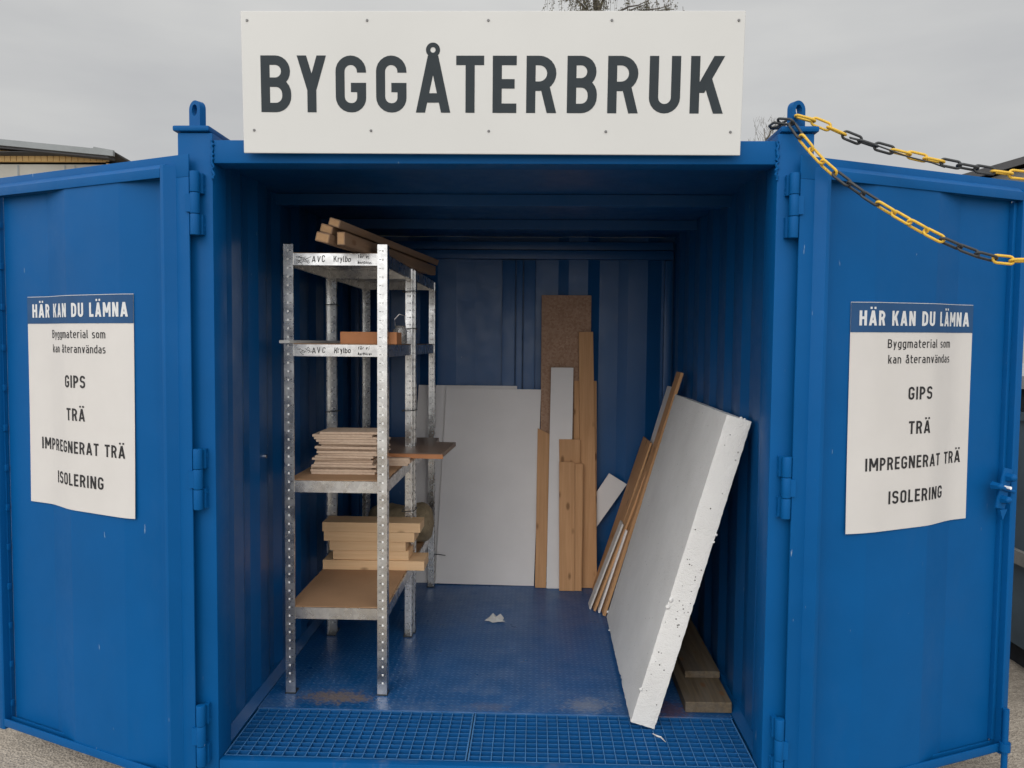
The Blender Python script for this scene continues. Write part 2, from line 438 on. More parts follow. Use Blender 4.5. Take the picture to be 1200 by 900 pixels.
# header beam with a rolled lower edge
bm = NB_()
prism(bm, [(0.002, ZO), (0.002, 2.238), (0.10, 2.238), (0.10, ZO)], 'x', -XI + 0.001, XI - 0.001)
bevel(bm, 0.006, 2)
sharp(obj('header_beam', bm, M_BLUE, CT))
# roof sheet, with two transverse bows below it
bm = NB_()
box(bm, -1.06, 1.06, 0.103, YB + 0.10, 2.203, 2.2075)
for yb_ in (0.80, 1.52): box(bm, -1.03, 1.03, yb_, yb_ + 0.05, 2.150, 2.2005)
obj('roof', bm, M_BLUE_SHADED, CT)
# side walls: trapezoid corrugation
def side_wall(sx):
    bm = NB_()
    prof = []; y = 0.123
    seq = [(0.06, 0), (0.065, 1), (0.10, 1), (0.065, 0)]
    k = 0; lvl = 0; prof.append((y, 0))
    while y < YB - 0.02:
        L, nl = seq[k % 4]; y = min(y + L, YB + 0.018); prof.append((y, nl)); k += 1
    x_in, x_out = 1.018, 1.038
    P0 = [(sx * (x_in if l else x_out), y) for y, l in prof]
    for (x, y), (x2, y2) in zip(P0, P0[1:]):
        q = [bm.verts.new(p) for p in ((x, y, -0.02), (x2, y2, -0.02), (x2, y2, 2.2025), (x, y, 2.2025))]; bm.faces.new(q)
    bmesh.ops.remove_doubles(bm, verts=bm.verts, dist=1e-5)
    o = obj('side_wall', bm, M_BLUE_SHADED, CT)
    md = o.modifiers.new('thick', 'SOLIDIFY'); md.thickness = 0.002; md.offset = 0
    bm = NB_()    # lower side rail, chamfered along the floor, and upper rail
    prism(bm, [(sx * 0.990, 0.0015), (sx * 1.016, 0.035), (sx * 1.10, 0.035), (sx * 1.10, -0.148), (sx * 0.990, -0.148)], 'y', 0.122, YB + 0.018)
    obj('side_rail', bm, M_BLUE_SHADED, CT)
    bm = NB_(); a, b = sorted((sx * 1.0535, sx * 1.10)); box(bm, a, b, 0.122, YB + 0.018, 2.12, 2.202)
    obj('side_rail', bm, M_BLUE_SHADED, CT)
side_wall(-1); side_wall(1)
# back wall: two closed doors seen from inside, frame rails, centre seam
bm = NB_()
cx = 0.052
prof = [(-1.05, 0), (-0.90, 0), (-0.85, 1), (-0.76, 1), (-0.66, 0), (-0.58, 0), (-0.465, 1), (-0.345, 1), (-0.228, 0), (-0.10 + 0.0, 0),
        (0.185, 0), (0.30, 0), (0.365, 1), (0.485, 1), (0.56, 0), (0.68, 0), (0.74, 1), (0.86, 1), (0.95, 0), (1.05, 0)]
P0 = [(x, YB - 0.026 * l) for x, l in prof]
for (x, y), (x2, y2) in zip(P0, P0[1:]):
    bm.faces.new([bm.verts.new(p) for p in ((x, y, -0.02), (x2, y2, -0.02), (x2, y2, 2.2025), (x, y, 2.2025))])
bmesh.ops.remove_doubles(bm, verts=bm.verts, dist=1e-5)
o = obj('back_wall', bm, M_BLUE_SHADED, CT); md = o.modifiers.new('thick', 'SOLIDIFY'); md.thickness = 0.003; md.offset = 0
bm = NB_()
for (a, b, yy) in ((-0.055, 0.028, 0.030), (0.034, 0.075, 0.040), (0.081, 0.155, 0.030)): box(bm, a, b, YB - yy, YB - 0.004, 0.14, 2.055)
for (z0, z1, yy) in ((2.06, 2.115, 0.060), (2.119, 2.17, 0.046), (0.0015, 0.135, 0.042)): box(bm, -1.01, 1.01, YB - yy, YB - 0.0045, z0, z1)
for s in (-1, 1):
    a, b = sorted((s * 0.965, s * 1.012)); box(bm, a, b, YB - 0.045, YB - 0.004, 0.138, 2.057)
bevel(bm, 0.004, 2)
sharp(obj('back_frame', bm, M_BLUE_SHADED, CT))
# floor plate, front sill, pit below the grating
bm = NB_(); box(bm, -0.988, 0.988, 0.413, YB + 0.01, -0.030, 0.0); bevel(bm, 0.003, 2); obj('floor_plate', bm, M_FLOOR, CT)
bm = NB_(); box(bm, -0.983, 0.983, -0.002, 0.034, -0.148, -0.0005); box(bm, -0.988, 0.988, 0.035, 0.412, -0.120, -0.105)
bevel(bm, 0.004, 2); sharp(obj('sill', bm, mat_blue('dusty_blue_sill', 0.5, 0.6), CT))
def grating(x0, x1):
    bm = NB_(); y0, y1 = 0.037, 0.409; zt, zb = -0.0015, -0.050
    n = int(round((x1 - x0) / 0.0425)); m_ = 11
    for i in range(n + 1):
        x = x0 + (x1 - x0) * i / n; t = 0.0016 if 0 < i < n else 0.0028
        _, fs = box(bm, x - t, x + t, y0, y1, zb, zt); fs[1].material_index = 1
    for j in range(m_ + 1):
        y = y0 + 0.002 + (y1 - y0 - 0.004) * j / m_; t = 0.0013 if 0 < j < m_ else 0.0025
        _, fs = box(bm, x0 + 0.003, x1 - 0.003, y - t, y + t, zb + 0.001, zt - 0.001); fs[1].material_index = 1
    obj('floor_grating', bm, M_GRATE, CT, mats=[M_GRATE, M_GRTOP])
grating(-0.978, -0.083); grating(-0.073, 0.978)

# ------------------------------------------------------------------ doors
DL, ZDT, ZDB = 1.10, 2.180, -0.102
PROF = [(0.098, -0.010), (0.165, -0.010), (0.320, 0.024), (0.618, 0.024), (0.775, -0.016), (1.047, -0.016)]
def prof_n(s):
    for (s0, n0), (s1, n1) in zip(PROF, PROF[1:]):
        if s <= s1: return n0 + (n1 - n0) * (s - s0) / (s1 - s0)
    return PROF[-1][1]
ARC = [0.0]
SS = [0.098 + i * 0.002 for i in range(int((1.046 - 0.098) / 0.002) + 1)]
for a, b in zip(SS, SS[1:]): ARC.append(ARC[-1] + math.hypot(b - a, prof_n(b) - prof_n(a)))
def smooth_prof(s):   # paper does not follow the folds sharply
    w = 0.035; return sum(prof_n(max(0.098, min(1.046, s + k * w / 3))) for k in range(-3, 4)) / 7
def s_from_arc(s_start, arc):
    i0 = min(range(len(SS)), key=lambda i: abs(SS[i] - s_start)); tgt = ARC[i0] + arc
    lo = max(0, min(len(SS) - 2, next((i for i in range(len(SS) - 1) if ARC[i + 1] >= tgt), len(SS) - 2)))
    f = (tgt - ARC[lo]) / (ARC[lo + 1] - ARC[lo]); return SS[lo] + f * 0.002
DOOR_FR = {}
def make_door(side, ang):
    o3 = Vector((side * 1.0531, -0.04, 0)); d = Vector((side * math.cos(ang), math.sin(ang), 0)); nn = Vector((side * math.sin(ang), -math.cos(ang), 0))
    def L(s, n, z): return o3 + d * s + nn * n + Vector((0, 0, z))
    DOOR_FR[side] = L
    def lbox(bm, s0, s1, n0, n1, z0, z1):
        vs, fs = box(bm, s0, s1, n0, n1, z0, z1); return vs
    def tr(bm):
        for v in bm.verts: v.co = L(v.co.x, v.co.y, v.co.z)
    # corrugated panel = the door itself
    bm = NB_()
    for (s, n), (s2, n2) in zip(PROF, PROF[1:]):
        bm.faces.new([bm.verts.new(p) for p in ((s, n, ZDB + 0.03), (s2, n2, ZDB + 0.03), (s2, n2, ZDT - 0.05), (s, n, ZDT - 0.05))])
    bmesh.ops.remove_doubles(bm, verts=bm.verts, dist=1e-5)
    bmesh.ops.bevel(bm, geom=[e for e in bm.edges if len(e.link_faces) == 2], offset=0.006, segments=3, affect='EDGES', profile=0.5)
    tr(bm)
    door = obj('door', bm, M_BLUE, CT, smooth=True)
    md = door.modifiers.new('thick', 'SOLIDIFY'); md.thickness = 0.002; md.offset = 0; md.use_rim = False
    # frame: flange, chamfered ring, free-edge tube with stitch-weld gaps
    bm = NB_()
    lbox(bm, 0.0, DL, -0.006, 0.0, ZDT - 0.078, ZDT); lbox(bm, 0.0, DL, -0.006, 0.0, ZDB, ZDB + 0.055)
    lbox(bm, 0.0, 0.10, -0.0055, 0.0, ZDB + 0.055, ZDT - 0.078); lbox(bm, 1.052, DL, -0.0055, 0.0, ZDB + 0.055, ZDT - 0.078)
    # ring sections (prisms in the s-n plane / z-n plane)
    zt0, zt1 = ZDT - 0.080, ZDT - 0.034
    A = prism(bm, [(0.0005, zt1 + 0.006), (0.006, zt1 + 0.006), (0.031, zt1 - 0.014), (0.031, zt0), (0.025, zt0), (0.025, zt1 - 0.018), (0.0005, zt1)], 'x', 0.1045, 1.0535)
    prism(bm, [(0.0005, ZDB + 0.018), (0.008, ZDB + 0.016), (0.031, ZDB + 0.026), (0.031, ZDB + 0.058), (0.025, ZDB + 0.058), (0.025, ZDB + 0.030), (0.0005, ZDB + 0.024)], 'x', 0.1045, 1.0535)
    prism(bm, [(0.060, 0.0005), (0.064, 0.003), (0.088, 0.031), (0.104, 0.031), (0.1042, -0.016), (0.060, -0.004)], 'z', ZDB + 0.010, ZDT - 0.036)
    prism(bm, [(1.054, -0.020), (1.054, 0.027), (1.060, 0.0305), (1.084, 0.0305), (1.088, 0.026), (1.088, -0.020)], 'z', ZDB + 0.010, ZDT - 0.036)
    for z in [ZDB + 0.10 + 0.165 * k for k in range(13)]:      # weld tacks bridging the gap
        if side < 0: lbox(bm, 1.044, 1.0545, -0.0095, 0.003 + random.uniform(0, 0.003), z, z + 0.026)
    if side > 0: lbox(bm, 1.036, 1.0540, -0.024, 0.004, ZDB + 0.06, ZDT - 0.085)
    tr(bm)
    bevel(bm, 0.0030, 2)
    sharp(obj('door_frame', bm, M_BLUE, door), 35)
    # hinges: three barrels each, welded tab
    for (z0, z1) in ((1.900, 2.121), (0.932, 1.150), (-0.005, 0.220)):
        bm = NB_(); hx, hy, r = side * 1.0335, -0.036, 0.0165; h = (z1 - z0) / 3
        for k in range(3): cyl(bm, (hx, hy, z0 + k * h + 0.0008), (hx, hy, z0 + (k + 1) * h - 0.0008), r, n=20)
        bevel(bm, 0.0025, 2, 50)
        a, b = sorted((hx - side * 0.022, hx - side * 0.004)); box(bm, a, b, -0.022, -0.001, z0 + 2 * h, z1 - 0.004); box(bm, a, b, -0.022, -0.001, z0 + 0.004, z0 + h)
        a, b = sorted((hx + side * 0.010, hx + side * 0.030)); box(bm, a, b, -0.046, -0.037, z0 + h + 0.006, z0 + 2 * h - 0.006)
        for k in range(7):
            zz = random.uniform(z0 + 2 * h, z1) if k < 4 else random.uniform(z0, z0 + h)
            bmesh.ops.create_icosphere(bm, subdivisions=1, radius=random.uniform(0.003, 0.005), matrix=Matrix.Translation((hx - side * 0.021, -0.010, zz)))
        sharp(obj('hinge', bm, M_BLUE, door), 40)
    return door, L, tr
doorL, LL, trL = make_door(-1, 0.4099)
doorR, LR, trR = make_door(1, 0.4042)
# right door: locking rod along the free edge and the painted latch
bm = NB_()
cyl(bm, (1.058, 0.044, -0.150), (1.058, 0.044, 0.10), 0.012, n=14); cyl(bm, (1.058, 0.044, -0.150), (1.058, 0.044, -0.075), 0.009, 0.011, n=14)
cyl(bm, (1.058, 0.044, -0.070), (1.058, 0.044, -0.035), 0.021, n=14)
trR(bm); sharp(obj('lock_rod', bm, M_BLUE, doorR))
bm = NB_()
box(bm, 1.012, 1.062, 0.031, 0.040, 0.905, 1.065)
bmesh.ops.rotate(bm, verts=bm.verts, cent=(1.037, 0.035, 0.985), matrix=Matrix.Rotation(R_(14), 3, 'Y'))
bevel(bm, 0.004, 2)
for (s, z, r) in ((1.053, 1.030, 0.020), (1.028, 0.945, 0.019), (0.985, 1.000, 0.017)):
    cyl(bm, (s, 0.028, z), (s, 0.058, z), r, r * 0.8, n=6); bmesh.ops.create_uvsphere(bm, u_segments=12, v_segments=8, radius=r * 0.75, matrix=Matrix.Translation((s, 0.060, z)))
cyl(bm, (0.985, 0.045, 1.0), (1.08, 0.045, 0.972), 0.008, n=10)
prism(bm, [(1.010, 0.905), (1.050, 0.905), (1.028, 0.862)], 'y', 0.032, 0.044)
bmesh.ops.translate(bm, verts=bm.verts, vec=(-0.035, 0, 0)); trR(bm); sharp(obj('latch', bm, M_BLUE, doorR))
bm = NB_(); cyl(bm, (1.000, 0.040, 0.992), (1.000, 0.066, 0.992), 0.006, n=10); trR(bm); obj('keyhole', bm, M_PIP, doorR)

# ------------------------------------------------------------------ stroke lettering
def rp(pts, r=0.0, seg=6, closed=False):
    """polyline with rounded corners; r number or list"""
    out = []; n = len(pts); rr = r if isinstance(r, (list, tuple)) else [r] * n
    for i, p in enumerate(pts):
        if (not closed and i in (0, n - 1)) or rr[i] <= 0: out.append(p); continue
        a, b = Vector(pts[i - 1]), Vector(pts[(i + 1) % n]); p = Vector(p)
        d1, d2 = (a - p), (b - p); k = min(rr[i], d1.length * 0.5 if i not in (1,) else d1.length, d2.length * 0.5 if i not in (n - 2,) else d2.length)
        p1, p2 = p + d1.normalized() * k, p + d2.normalized() * k
        ang = d1.angle(d2)
        for t in range(seg + 1):
            u = t / seg; v = 1 - u
            # rational quadratic: a true circular arc for the corner
            w = math.sin(ang / 2); den = v * v + 2 * u * v * w + u * u
            out.append(tuple((p1 * v * v + p * 2 * u * v * w + p2 * u * u) / den))
    cl = []
    for p in out:
        if not cl or (Vector(p) - Vector(cl[-1])).length > 1e-4: cl.append(tuple(p))
    if closed and len(cl) > 2 and (Vector(cl[0]) - Vector(cl[-1])).length < 1e-4: cl.pop()
    return cl
def glyph(ch, t, w=None):
    """returns (width, [('s', pts, closed) | ('d', x0,y0,x1,y1) | ('q', poly)])"""
    h = t / 2; W_ = {'I': t, 'i': t, 'l': t + .06, 'E': .43, 'T': .50, 'L': .42, 'M': .74, 'N': .56, 'A': .62, 'K': .57, 'Y': .56, 'V': .58, 'm': .70, 't': .34, 'r': .34, 's': .42, 'k': .46, 'v': .45, 'e': .46, 'o': .46, 'a': .45, 'g': .46, 'y': .45, 'n': .46, 'd': .46, 'O': .52, 'f': .33, 'b': .46, 'ö': .46, 'j': .25, 'C': .5, 'P': .5, 'F': .42, 'u': .46}.get(ch, .53)
    base = {'Å': 'A', 'Ä': 'A', 'å': 'a', 'ä': 'a', 'ö': 'o'}.get(ch, ch)
    if base != ch: W_ = {'A': .62, 'a': .45, 'o': .46}[base]
    if w: W_ = w
    L, Rr, T, B, X = h, W_ - h, 1 - h, h, .73
    xt = X - h; s = []
    R0 = min(W_ / 2 - h, .26)
    def st(p, r=0, closed=False): s.append(('s', rp(p, r, closed=closed), closed))
    if base == 'B': st([(L, 0), (L, 1)]); st([(L, T), (Rr - .015, T), (Rr - .015, .53), (L, .53)], .19); st([(L, .53), (Rr, .53), (Rr, B), (L, B)], .2)
    elif base == 'D': st([(L, 0), (L, 1)]); st([(L, T), (Rr, T), (Rr, B), (L, B)], .24)
    elif base == 'P': st([(L, 0), (L, 1)]); st([(L, T), (Rr, T), (Rr, .44), (L, .44)], .24)
    elif base == 'R': st([(L, 0), (L, 1)]); st([(L, T), (Rr - .01, T), (Rr - .01, .47), (L, .47)], .24); s.append(('d', Rr + h - t * 1.08 / 2 + .0, 0, W_ * .60, .49))
    elif base == 'Y': s.append(('d', t * .56, 1, W_ / 2 + 0, .40)); s.append(('d', W_ - t * .56, 1, W_ / 2, .40)); st([(W_ / 2, 0), (W_ / 2, .43)])
    elif base == 'G': st([(Rr, .70), (Rr, T), (L, T), (L, B), (Rr, B), (Rr, .44), (W_ * .50, .44)], [0, R0, R0, R0, R0, 0, 0])
    elif base == 'C': st([(Rr, .70), (Rr, T), (L, T), (L, B), (Rr, B), (Rr, .30)], R0)
    elif base == 'A': s.append(('d', t * .54, 0, W_ / 2 - t * .06, 1)); s.append(('d', W_ - t * .54, 0, W_ / 2 + t * .06, 1)); st([(W_ * .22, .26), (W_ * .78, .26)])
    elif base == 'T': st([(0, T), (W_, T)]); st([(W_ / 2, 0), (W_ / 2, T)])
    elif base == 'E': st([(L, 0), (L, 1)]); st([(L, T), (W_, T)]); st([(L, .51), (W_ * .92, .51)]); st([(L, B), (W_, B)])
    elif base == 'F': st([(L, 0), (L, 1)]); st([(L, T), (W_, T)]); st([(L, .5), (W_ * .9, .5)])
    elif base == 'U': st([(L, 1), (L, B), (Rr, B), (Rr, 1)], R0)
    elif base == 'K': st([(L, 0), (L, 1)]); s.append(('d', W_ - t * .55, 1, t * .95, .36)); s.append(('d', W_ - t * .55, 0, W_ * .50, .60))
    elif base == 'H': st([(L, 0), (L, 1)]); st([(Rr, 0), (Rr, 1)]); st([(L, .51), (Rr, .51)])
    elif base == 'N': st([(L, 0), (L, 1)]); st([(Rr, 0), (Rr, 1)]); s.append(('d', L + t * .1, 1, Rr - t * .1, 0))
    elif base == 'M': st([(L, 0), (L, 1)]); st([(Rr, 0), (Rr, 1)]); s.append(('d', L + t * .1, 1, W_ / 2, .28)); s.append(('d', Rr - t * .1, 1, W_ / 2, .28))
    elif base == 'L': st([(L, 0), (L, 1)]); st([(L, B), (W_, B)])
    elif base == 'I': st([(L, 0), (L, 1)])
    elif base == 'V': s.append(('d', t * .55, 1, W_ / 2, 0)); s.append(('d', W_ - t * .55, 1, W_ / 2, 0))
    elif base == 'O': st([(L, B), (Rr, B), (Rr, T), (L, T)], R0, True)
    elif base == 'S': st([(Rr, .76), (Rr, T), (L, T), (L, .53), (Rr, .51), (Rr, B), (L, B), (L, .24)], [0, R0, R0, .17, .17, R0, R0, 0])
    elif base == 'y': s.append(('d', t * .55, X, W_ * .52, 0)); s.append(('d', W_ - t * .55, X, W_ * .30, -.24))
    elif base == 'g': st([(Rr, X), (Rr, -.22 + h), (L + .02, -.22 + h)], [0, .17, 0]); st([(Rr, xt), (L, xt), (L, B), (Rr, B)], .17)
    elif base == 'm': st([(L, 0), (L, X)]); st([(L, xt), (W_ / 2, xt), (W_ / 2, 0)], .15); st([(W_ / 2, xt), (Rr, xt), (Rr, 0)], .15)
    elif base == 'n': st([(L, 0), (L, X)]); st([(L, xt), (Rr, xt), (Rr, 0)], .18)
    elif base == 'u': st([(Rr, 0), (Rr, X)]); st([(Rr, B), (L, B), (L, X)], .18)
    elif base == 'r': st([(L, 0), (L, X)]); st([(L, xt), (W_, xt)], 0)
    elif base == 'a': st([(L + .02, xt), (Rr, xt), (Rr, 0)], [0, .18, 0]); st([(Rr, .42), (L, .42), (L, B), (Rr, B)], .14)
    elif base == 't': st([(W_ * .38, 1 - .06), (W_ * .38, B), (W_, B)], [0, .14, 0]); st([(0, xt), (W_, xt)])
    elif base == 'e': st([(L, .38), (Rr, .38), (Rr, xt), (L, xt), (L, B), (Rr - .02, B)], [0, 0, .17, .17, .17, 0])
    elif base == 'i': st([(L, 0), (L, X)]); st([(L, .86), (L, .86 + t)])
    elif base == 'j': st([(W_ - h, X), (W_ - h, -.2), (0, -.2)], .1); st([(W_ - h, .86), (W_ - h, .86 + t)])
    elif base == 'l': st([(L, 1), (L, B), (W_, B)], [0, .1, 0])
    elif base == 's': st([(Rr, xt), (L, xt), (L, .37), (Rr, .36), (Rr, B), (L - h * .4, B)], [0, .13, .13, .13, .13, 0])
    elif base == 'o': st([(L, B), (Rr, B), (Rr, xt), (L, xt)], .18, True)
    elif base == 'k': st([(L, 0), (L, 1)]); s.append(('d', W_ - t * .55, X, t * .9, .28)); s.append(('d', W_ - t * .55, 0, W_ * .48, .45))
    elif base == 'v': s.append(('d', t * .55, X, W_ / 2, 0)); s.append(('d', W_ - t * .55, X, W_ / 2, 0))
    elif base == 'd': st([(Rr, 0), (Rr, 1)]); st([(Rr, xt), (L, xt), (L, B), (Rr, B)], .17)
    elif base == 'b': st([(L, 0), (L, 1)]); st([(L, xt), (Rr, xt), (Rr, B), (L, B)], .17)
    elif base == 'f': st([(W_ * .4, 0), (W_ * .4, T), (W_, T)], [0, .14, 0]); st([(0, xt), (W_ * .9, xt)])
    top = 1.0 if base.isupper() else X
    if ch in 'Åå':
        r = .088 if ch == 'Å' else .085; cy = top + (.098 if ch == 'Å' else .15); tt = t * .48 if ch == 'Å' else t * .8
        s.append(('r', W_ / 2, cy, r, tt))
    if ch in 'Ääö':
        g = W_ * .20
        dt = min(t, .155); g = max(g, dt * .95)
        for k in (-1, 1): s.append(('b', W_ / 2 + k * g - dt / 2, top + .10, dt, dt * .95))
    return W_, s
def stroke_quads(bm, pts, t, closed, z):
    P = [Vector(p) for p in pts]; n = len(P); a = []; b = []
    for i in range(n):
        if closed: d1, d2 = (P[i] - P[i - 1]), (P[(i + 1) % n] - P[i])
        else: d1 = P[i] - P[i - 1] if i else P[1] - P[0]; d2 = P[i + 1] - P[i] if i < n - 1 else d1
        d1, d2 = d1.normalized(), d2.normalized(); n1, n2 = Vector((-d1.y, d1.x)), Vector((-d2.y, d2.x))
        mt = (n1 + n2); mt = mt.normalized() if mt.length > 1e-6 else n1
        k = t / 2 / max(0.35, mt.dot(n1))
        a.append(bm.verts.new((*(P[i] + mt * k), z))); b.append(bm.verts.new((*(P[i] - mt * k), z)))
    for i in range(n if closed else n - 1):
        j = (i + 1) % n; bm.faces.new((b[i], b[j], a[j], a[i]))
def put_glyph(bm, ch, t, x, y, sx, sy, zstep, w=None, skew=0.0):
    W_, ss = glyph(ch, t, w); tmp = NB_(); z = 0.0
    for q in ss:
        z += zstep
        if q[0] == 's': stroke_quads(tmp, q[1], t, q[2], z)
        elif q[0] == 'r': stroke_quads(tmp, [(q[1] + q[3] * math.cos(a), q[2] + q[3] * math.sin(a)) for a in [2 * math.pi * k / 24 for k in range(24)]], q[4], True, z)
        elif q[0] == 'b':
            tmp.faces.new([tmp.verts.new(p) for p in ((q[1], q[2], z), (q[1] + q[3], q[2], z), (q[1] + q[3], q[2] + q[4], z), (q[1], q[2] + q[4], z))])
        elif q[0] == 'd':
            _, x0, y0, x1, y1 = q; dx, dy = x1 - x0, y1 - y0; k = t * math.hypot(dx, dy) / abs(dy) / 2
            vs = [tmp.verts.new(p) for p in ((x0 - k, y0, z), (x0 + k, y0, z), (x1 + k, y1, z), (x1 - k, y1, z))]
            tmp.faces.new(vs)
    mp = {}
    for v in tmp.verts: mp[v] = bm.verts.new((x + v.co.x * sx + skew * v.co.y * sy, y + v.co.y * sy, v.co.z))
    for f in tmp.faces: bm.faces.new([mp[v] for v in f.verts])
    tmp.free(); return W_
def text_line(bm, txt, t, x0, x1, y, hgt, zstep=0.00012, space=.30, fill=0.0):
    """letters of cap height hgt from x0 to x1, letter gaps evened out to fill the width"""
    ws = [space if c == ' ' else glyph(c, t)[0] for c in txt]
    need = (x1 - x0) / hgt; gap0 = .15; nat = sum(ws) + gap0 * (len(txt) - 1)
    k = need / nat; x = x0
    for c, w in zip(txt, ws):
        if c != ' ': put_glyph(bm, c, t, x, y, hgt * k, hgt, zstep)
        x += (w + gap0) * hgt * k

# ------------------------------------------------------------------ big sign
SG = tag(empty('sign_board', (0, -0.030, 2.183)), 'large white board sign with dark grey capitals reading BYGGÅTERBRUK over the container opening', 'sign')
TILT = R_(3.0)
SM = Matrix.Translation((0, -0.006, 2.183)) @ Matrix.Rotation(TILT, 4, 'X') @ Matrix.Rotation(R_(0.15), 4, 'Y')
def sgn(bm):
    for v in bm.verts: v.co = SM @ v.co
bm = NB_(); box(bm, -0.860, 0.848, -0.028, -0.022, 0.0, 0.472); bevel(bm, 0.0015, 1); sgn(bm); obj('panel', bm, M_SIGN, SG)
bm = NB_()
for x in (-0.70, -0.25, 0.25, 0.70): box(bm, x - 0.02, x + 0.02, -0.0215, -0.004, 0.004, 0.46)
sgn(bm); obj('mounting_strut', bm, M_BLUE, SG)
bm = NB_()
px = [('B', 307.5, 343.3), ('Y', 350, 385.5), ('G', 396, 432), ('G', 443.7, 479.5), ('Å', 490, 531.2), ('T', 537.7, 570.3), ('E', 580.3, 608.2), ('R', 619.6, 655), ('B', 667, 701.7), ('R', 714, 749.8), ('U', 762, 798), ('K', 809.3, 848)]
LH = 0.1885
for ch, a, b in px:
    x0 = -0.795 + (a - 307.5) * 0.002922; w = (b - a) * 0.002922 / LH
    put_glyph(bm, ch, 0.166, x0, 0.1375, LH, LH, 0.00015, w)
for v in bm.verts: v.co = Vector((v.co.x, -0.0284 - v.co.z, v.co.y))
sgn(bm); obj('lettering', bm, M_SIGNTXT, SG, recalc=False)
for (x, z) in [(x, z) for z in (0.441, 0.077) for x in ((-0.838, -0.426, -0.014, 0.402, 0.826) if z > .2 else (-0.822, -0.416, -0.010, 0.390, 0.812))]:
    bm = NB_(); cyl(bm, (x, -0.0275, z), (x, -0.0315, z), 0.0050, 0.0038, n=10); sgn(bm); obj('screw', bm, M_SCREW, SG)

# ------------------------------------------------------------------ posters on the doors (A1, draped over the folds)
def poster(side, s_near, z_top, lab, tilt_dz):
    L = DOOR_FR[side]; PW, PH = (0.648 if side < 0 else 0.634), (0.824 if side < 0 else 0.826); kx = PW / 0.622
    root = tag(empty('poster', L(s_near, 0, z_top - PH)), lab, 'poster')
    def pm(a, d, lift):
        # a: 0..PW from the reader's left edge; d: down from the top
        arc = (PW - a) if side < 0 else a
        s = s_from_arc(s_near, arc)
        u = d / PH
        loose = 0.0035 + 0.005 * (u ** 3) * (0.55 + 0.45 * math.sin(arc * 9.0 + 1.0)) + 0.004 * u * math.exp(-((arc - 0.02) / 0.05) ** 2)
        return L(s, smooth_prof(s) + loose + lift, z_top - d + tilt_dz * (arc / PW))
    def sheet(name, d0, d1, mat, lift, parent=None):
        bm = NB_(); nx, ny = 48, max(2, int((d1 - d0) / 0.02)); g = [[bm.verts.new(pm(PW * i / nx, d0 + (d1 - d0) * j / ny, lift)) for i in range(nx + 1)] for j in range(ny + 1)]
        for j in range(ny):
            for i in range(nx): bm.faces.new((g[j + 1][i], g[j + 1][i + 1], g[j][i + 1], g[j][i]))
        o = obj(name, bm, mat, root, smooth=True, recalc=False); md = o.modifiers.new('thick', 'SOLIDIFY'); md.thickness = 0.0006; md.offset = 0; md.use_rim = False; return o
    sheet('sheet', 0.0, PH, M_PAPER, 0.0)
    sheet('header_band', 0.002, 0.107, M_PBLUE, 0.0011)
    def letter(name, lines, mat, lift):
        bm = NB_()
        for (txt, t, x0, x1, base, hgt) in lines: text_line(bm, txt, t, x0 * kx, x1 * kx, -base, hgt)
        for k in range(1, 46):
            bmesh.ops.bisect_plane(bm, geom=bm.verts[:] + bm.edges[:] + bm.faces[:], plane_co=(k * 0.015, 0, 0), plane_no=(1, 0, 0))
        for v in bm.verts: v.co = pm(v.co.x, -v.co.y, lift + v.co.z)
        obj(name, bm, mat, root, recalc=False)
    letter('heading', [('HÄR KAN DU LÄMNA', 0.188, 0.0314, 0.6011, 0.083, 0.053)], M_PTXTW, 0.0022)
    for ln in [('Byggmaterial som', 0.128, 0.1550, 0.4901, 0.163, 0.0315), ('kan återanvändas', 0.128, 0.1592, 0.4901, 0.219, 0.0315),
                         ('GIPS', 0.163, 0.2607, 0.3791, 0.352, 0.0475), ('TRÄ', 0.163, 0.2681, 0.3749, 0.478, 0.0475),
                         ('IMPREGNERAT TRÄ', 0.163, 0.0712, 0.5822, 0.604, 0.0465), ('ISOLERING', 0.163, 0.1801, 0.4702, 0.730, 0.0475)]:
        letter('text_line', [ln], M_INK, 0.0011)
poster(-1, 0.264, 1.700, 'white poster with blue heading on the left container door, beside the hinges near the shelves', 0.0)
poster(1, 0.231, 1.690, 'white poster with blue heading on the right container door, below the yellow and black chain', 0.006)

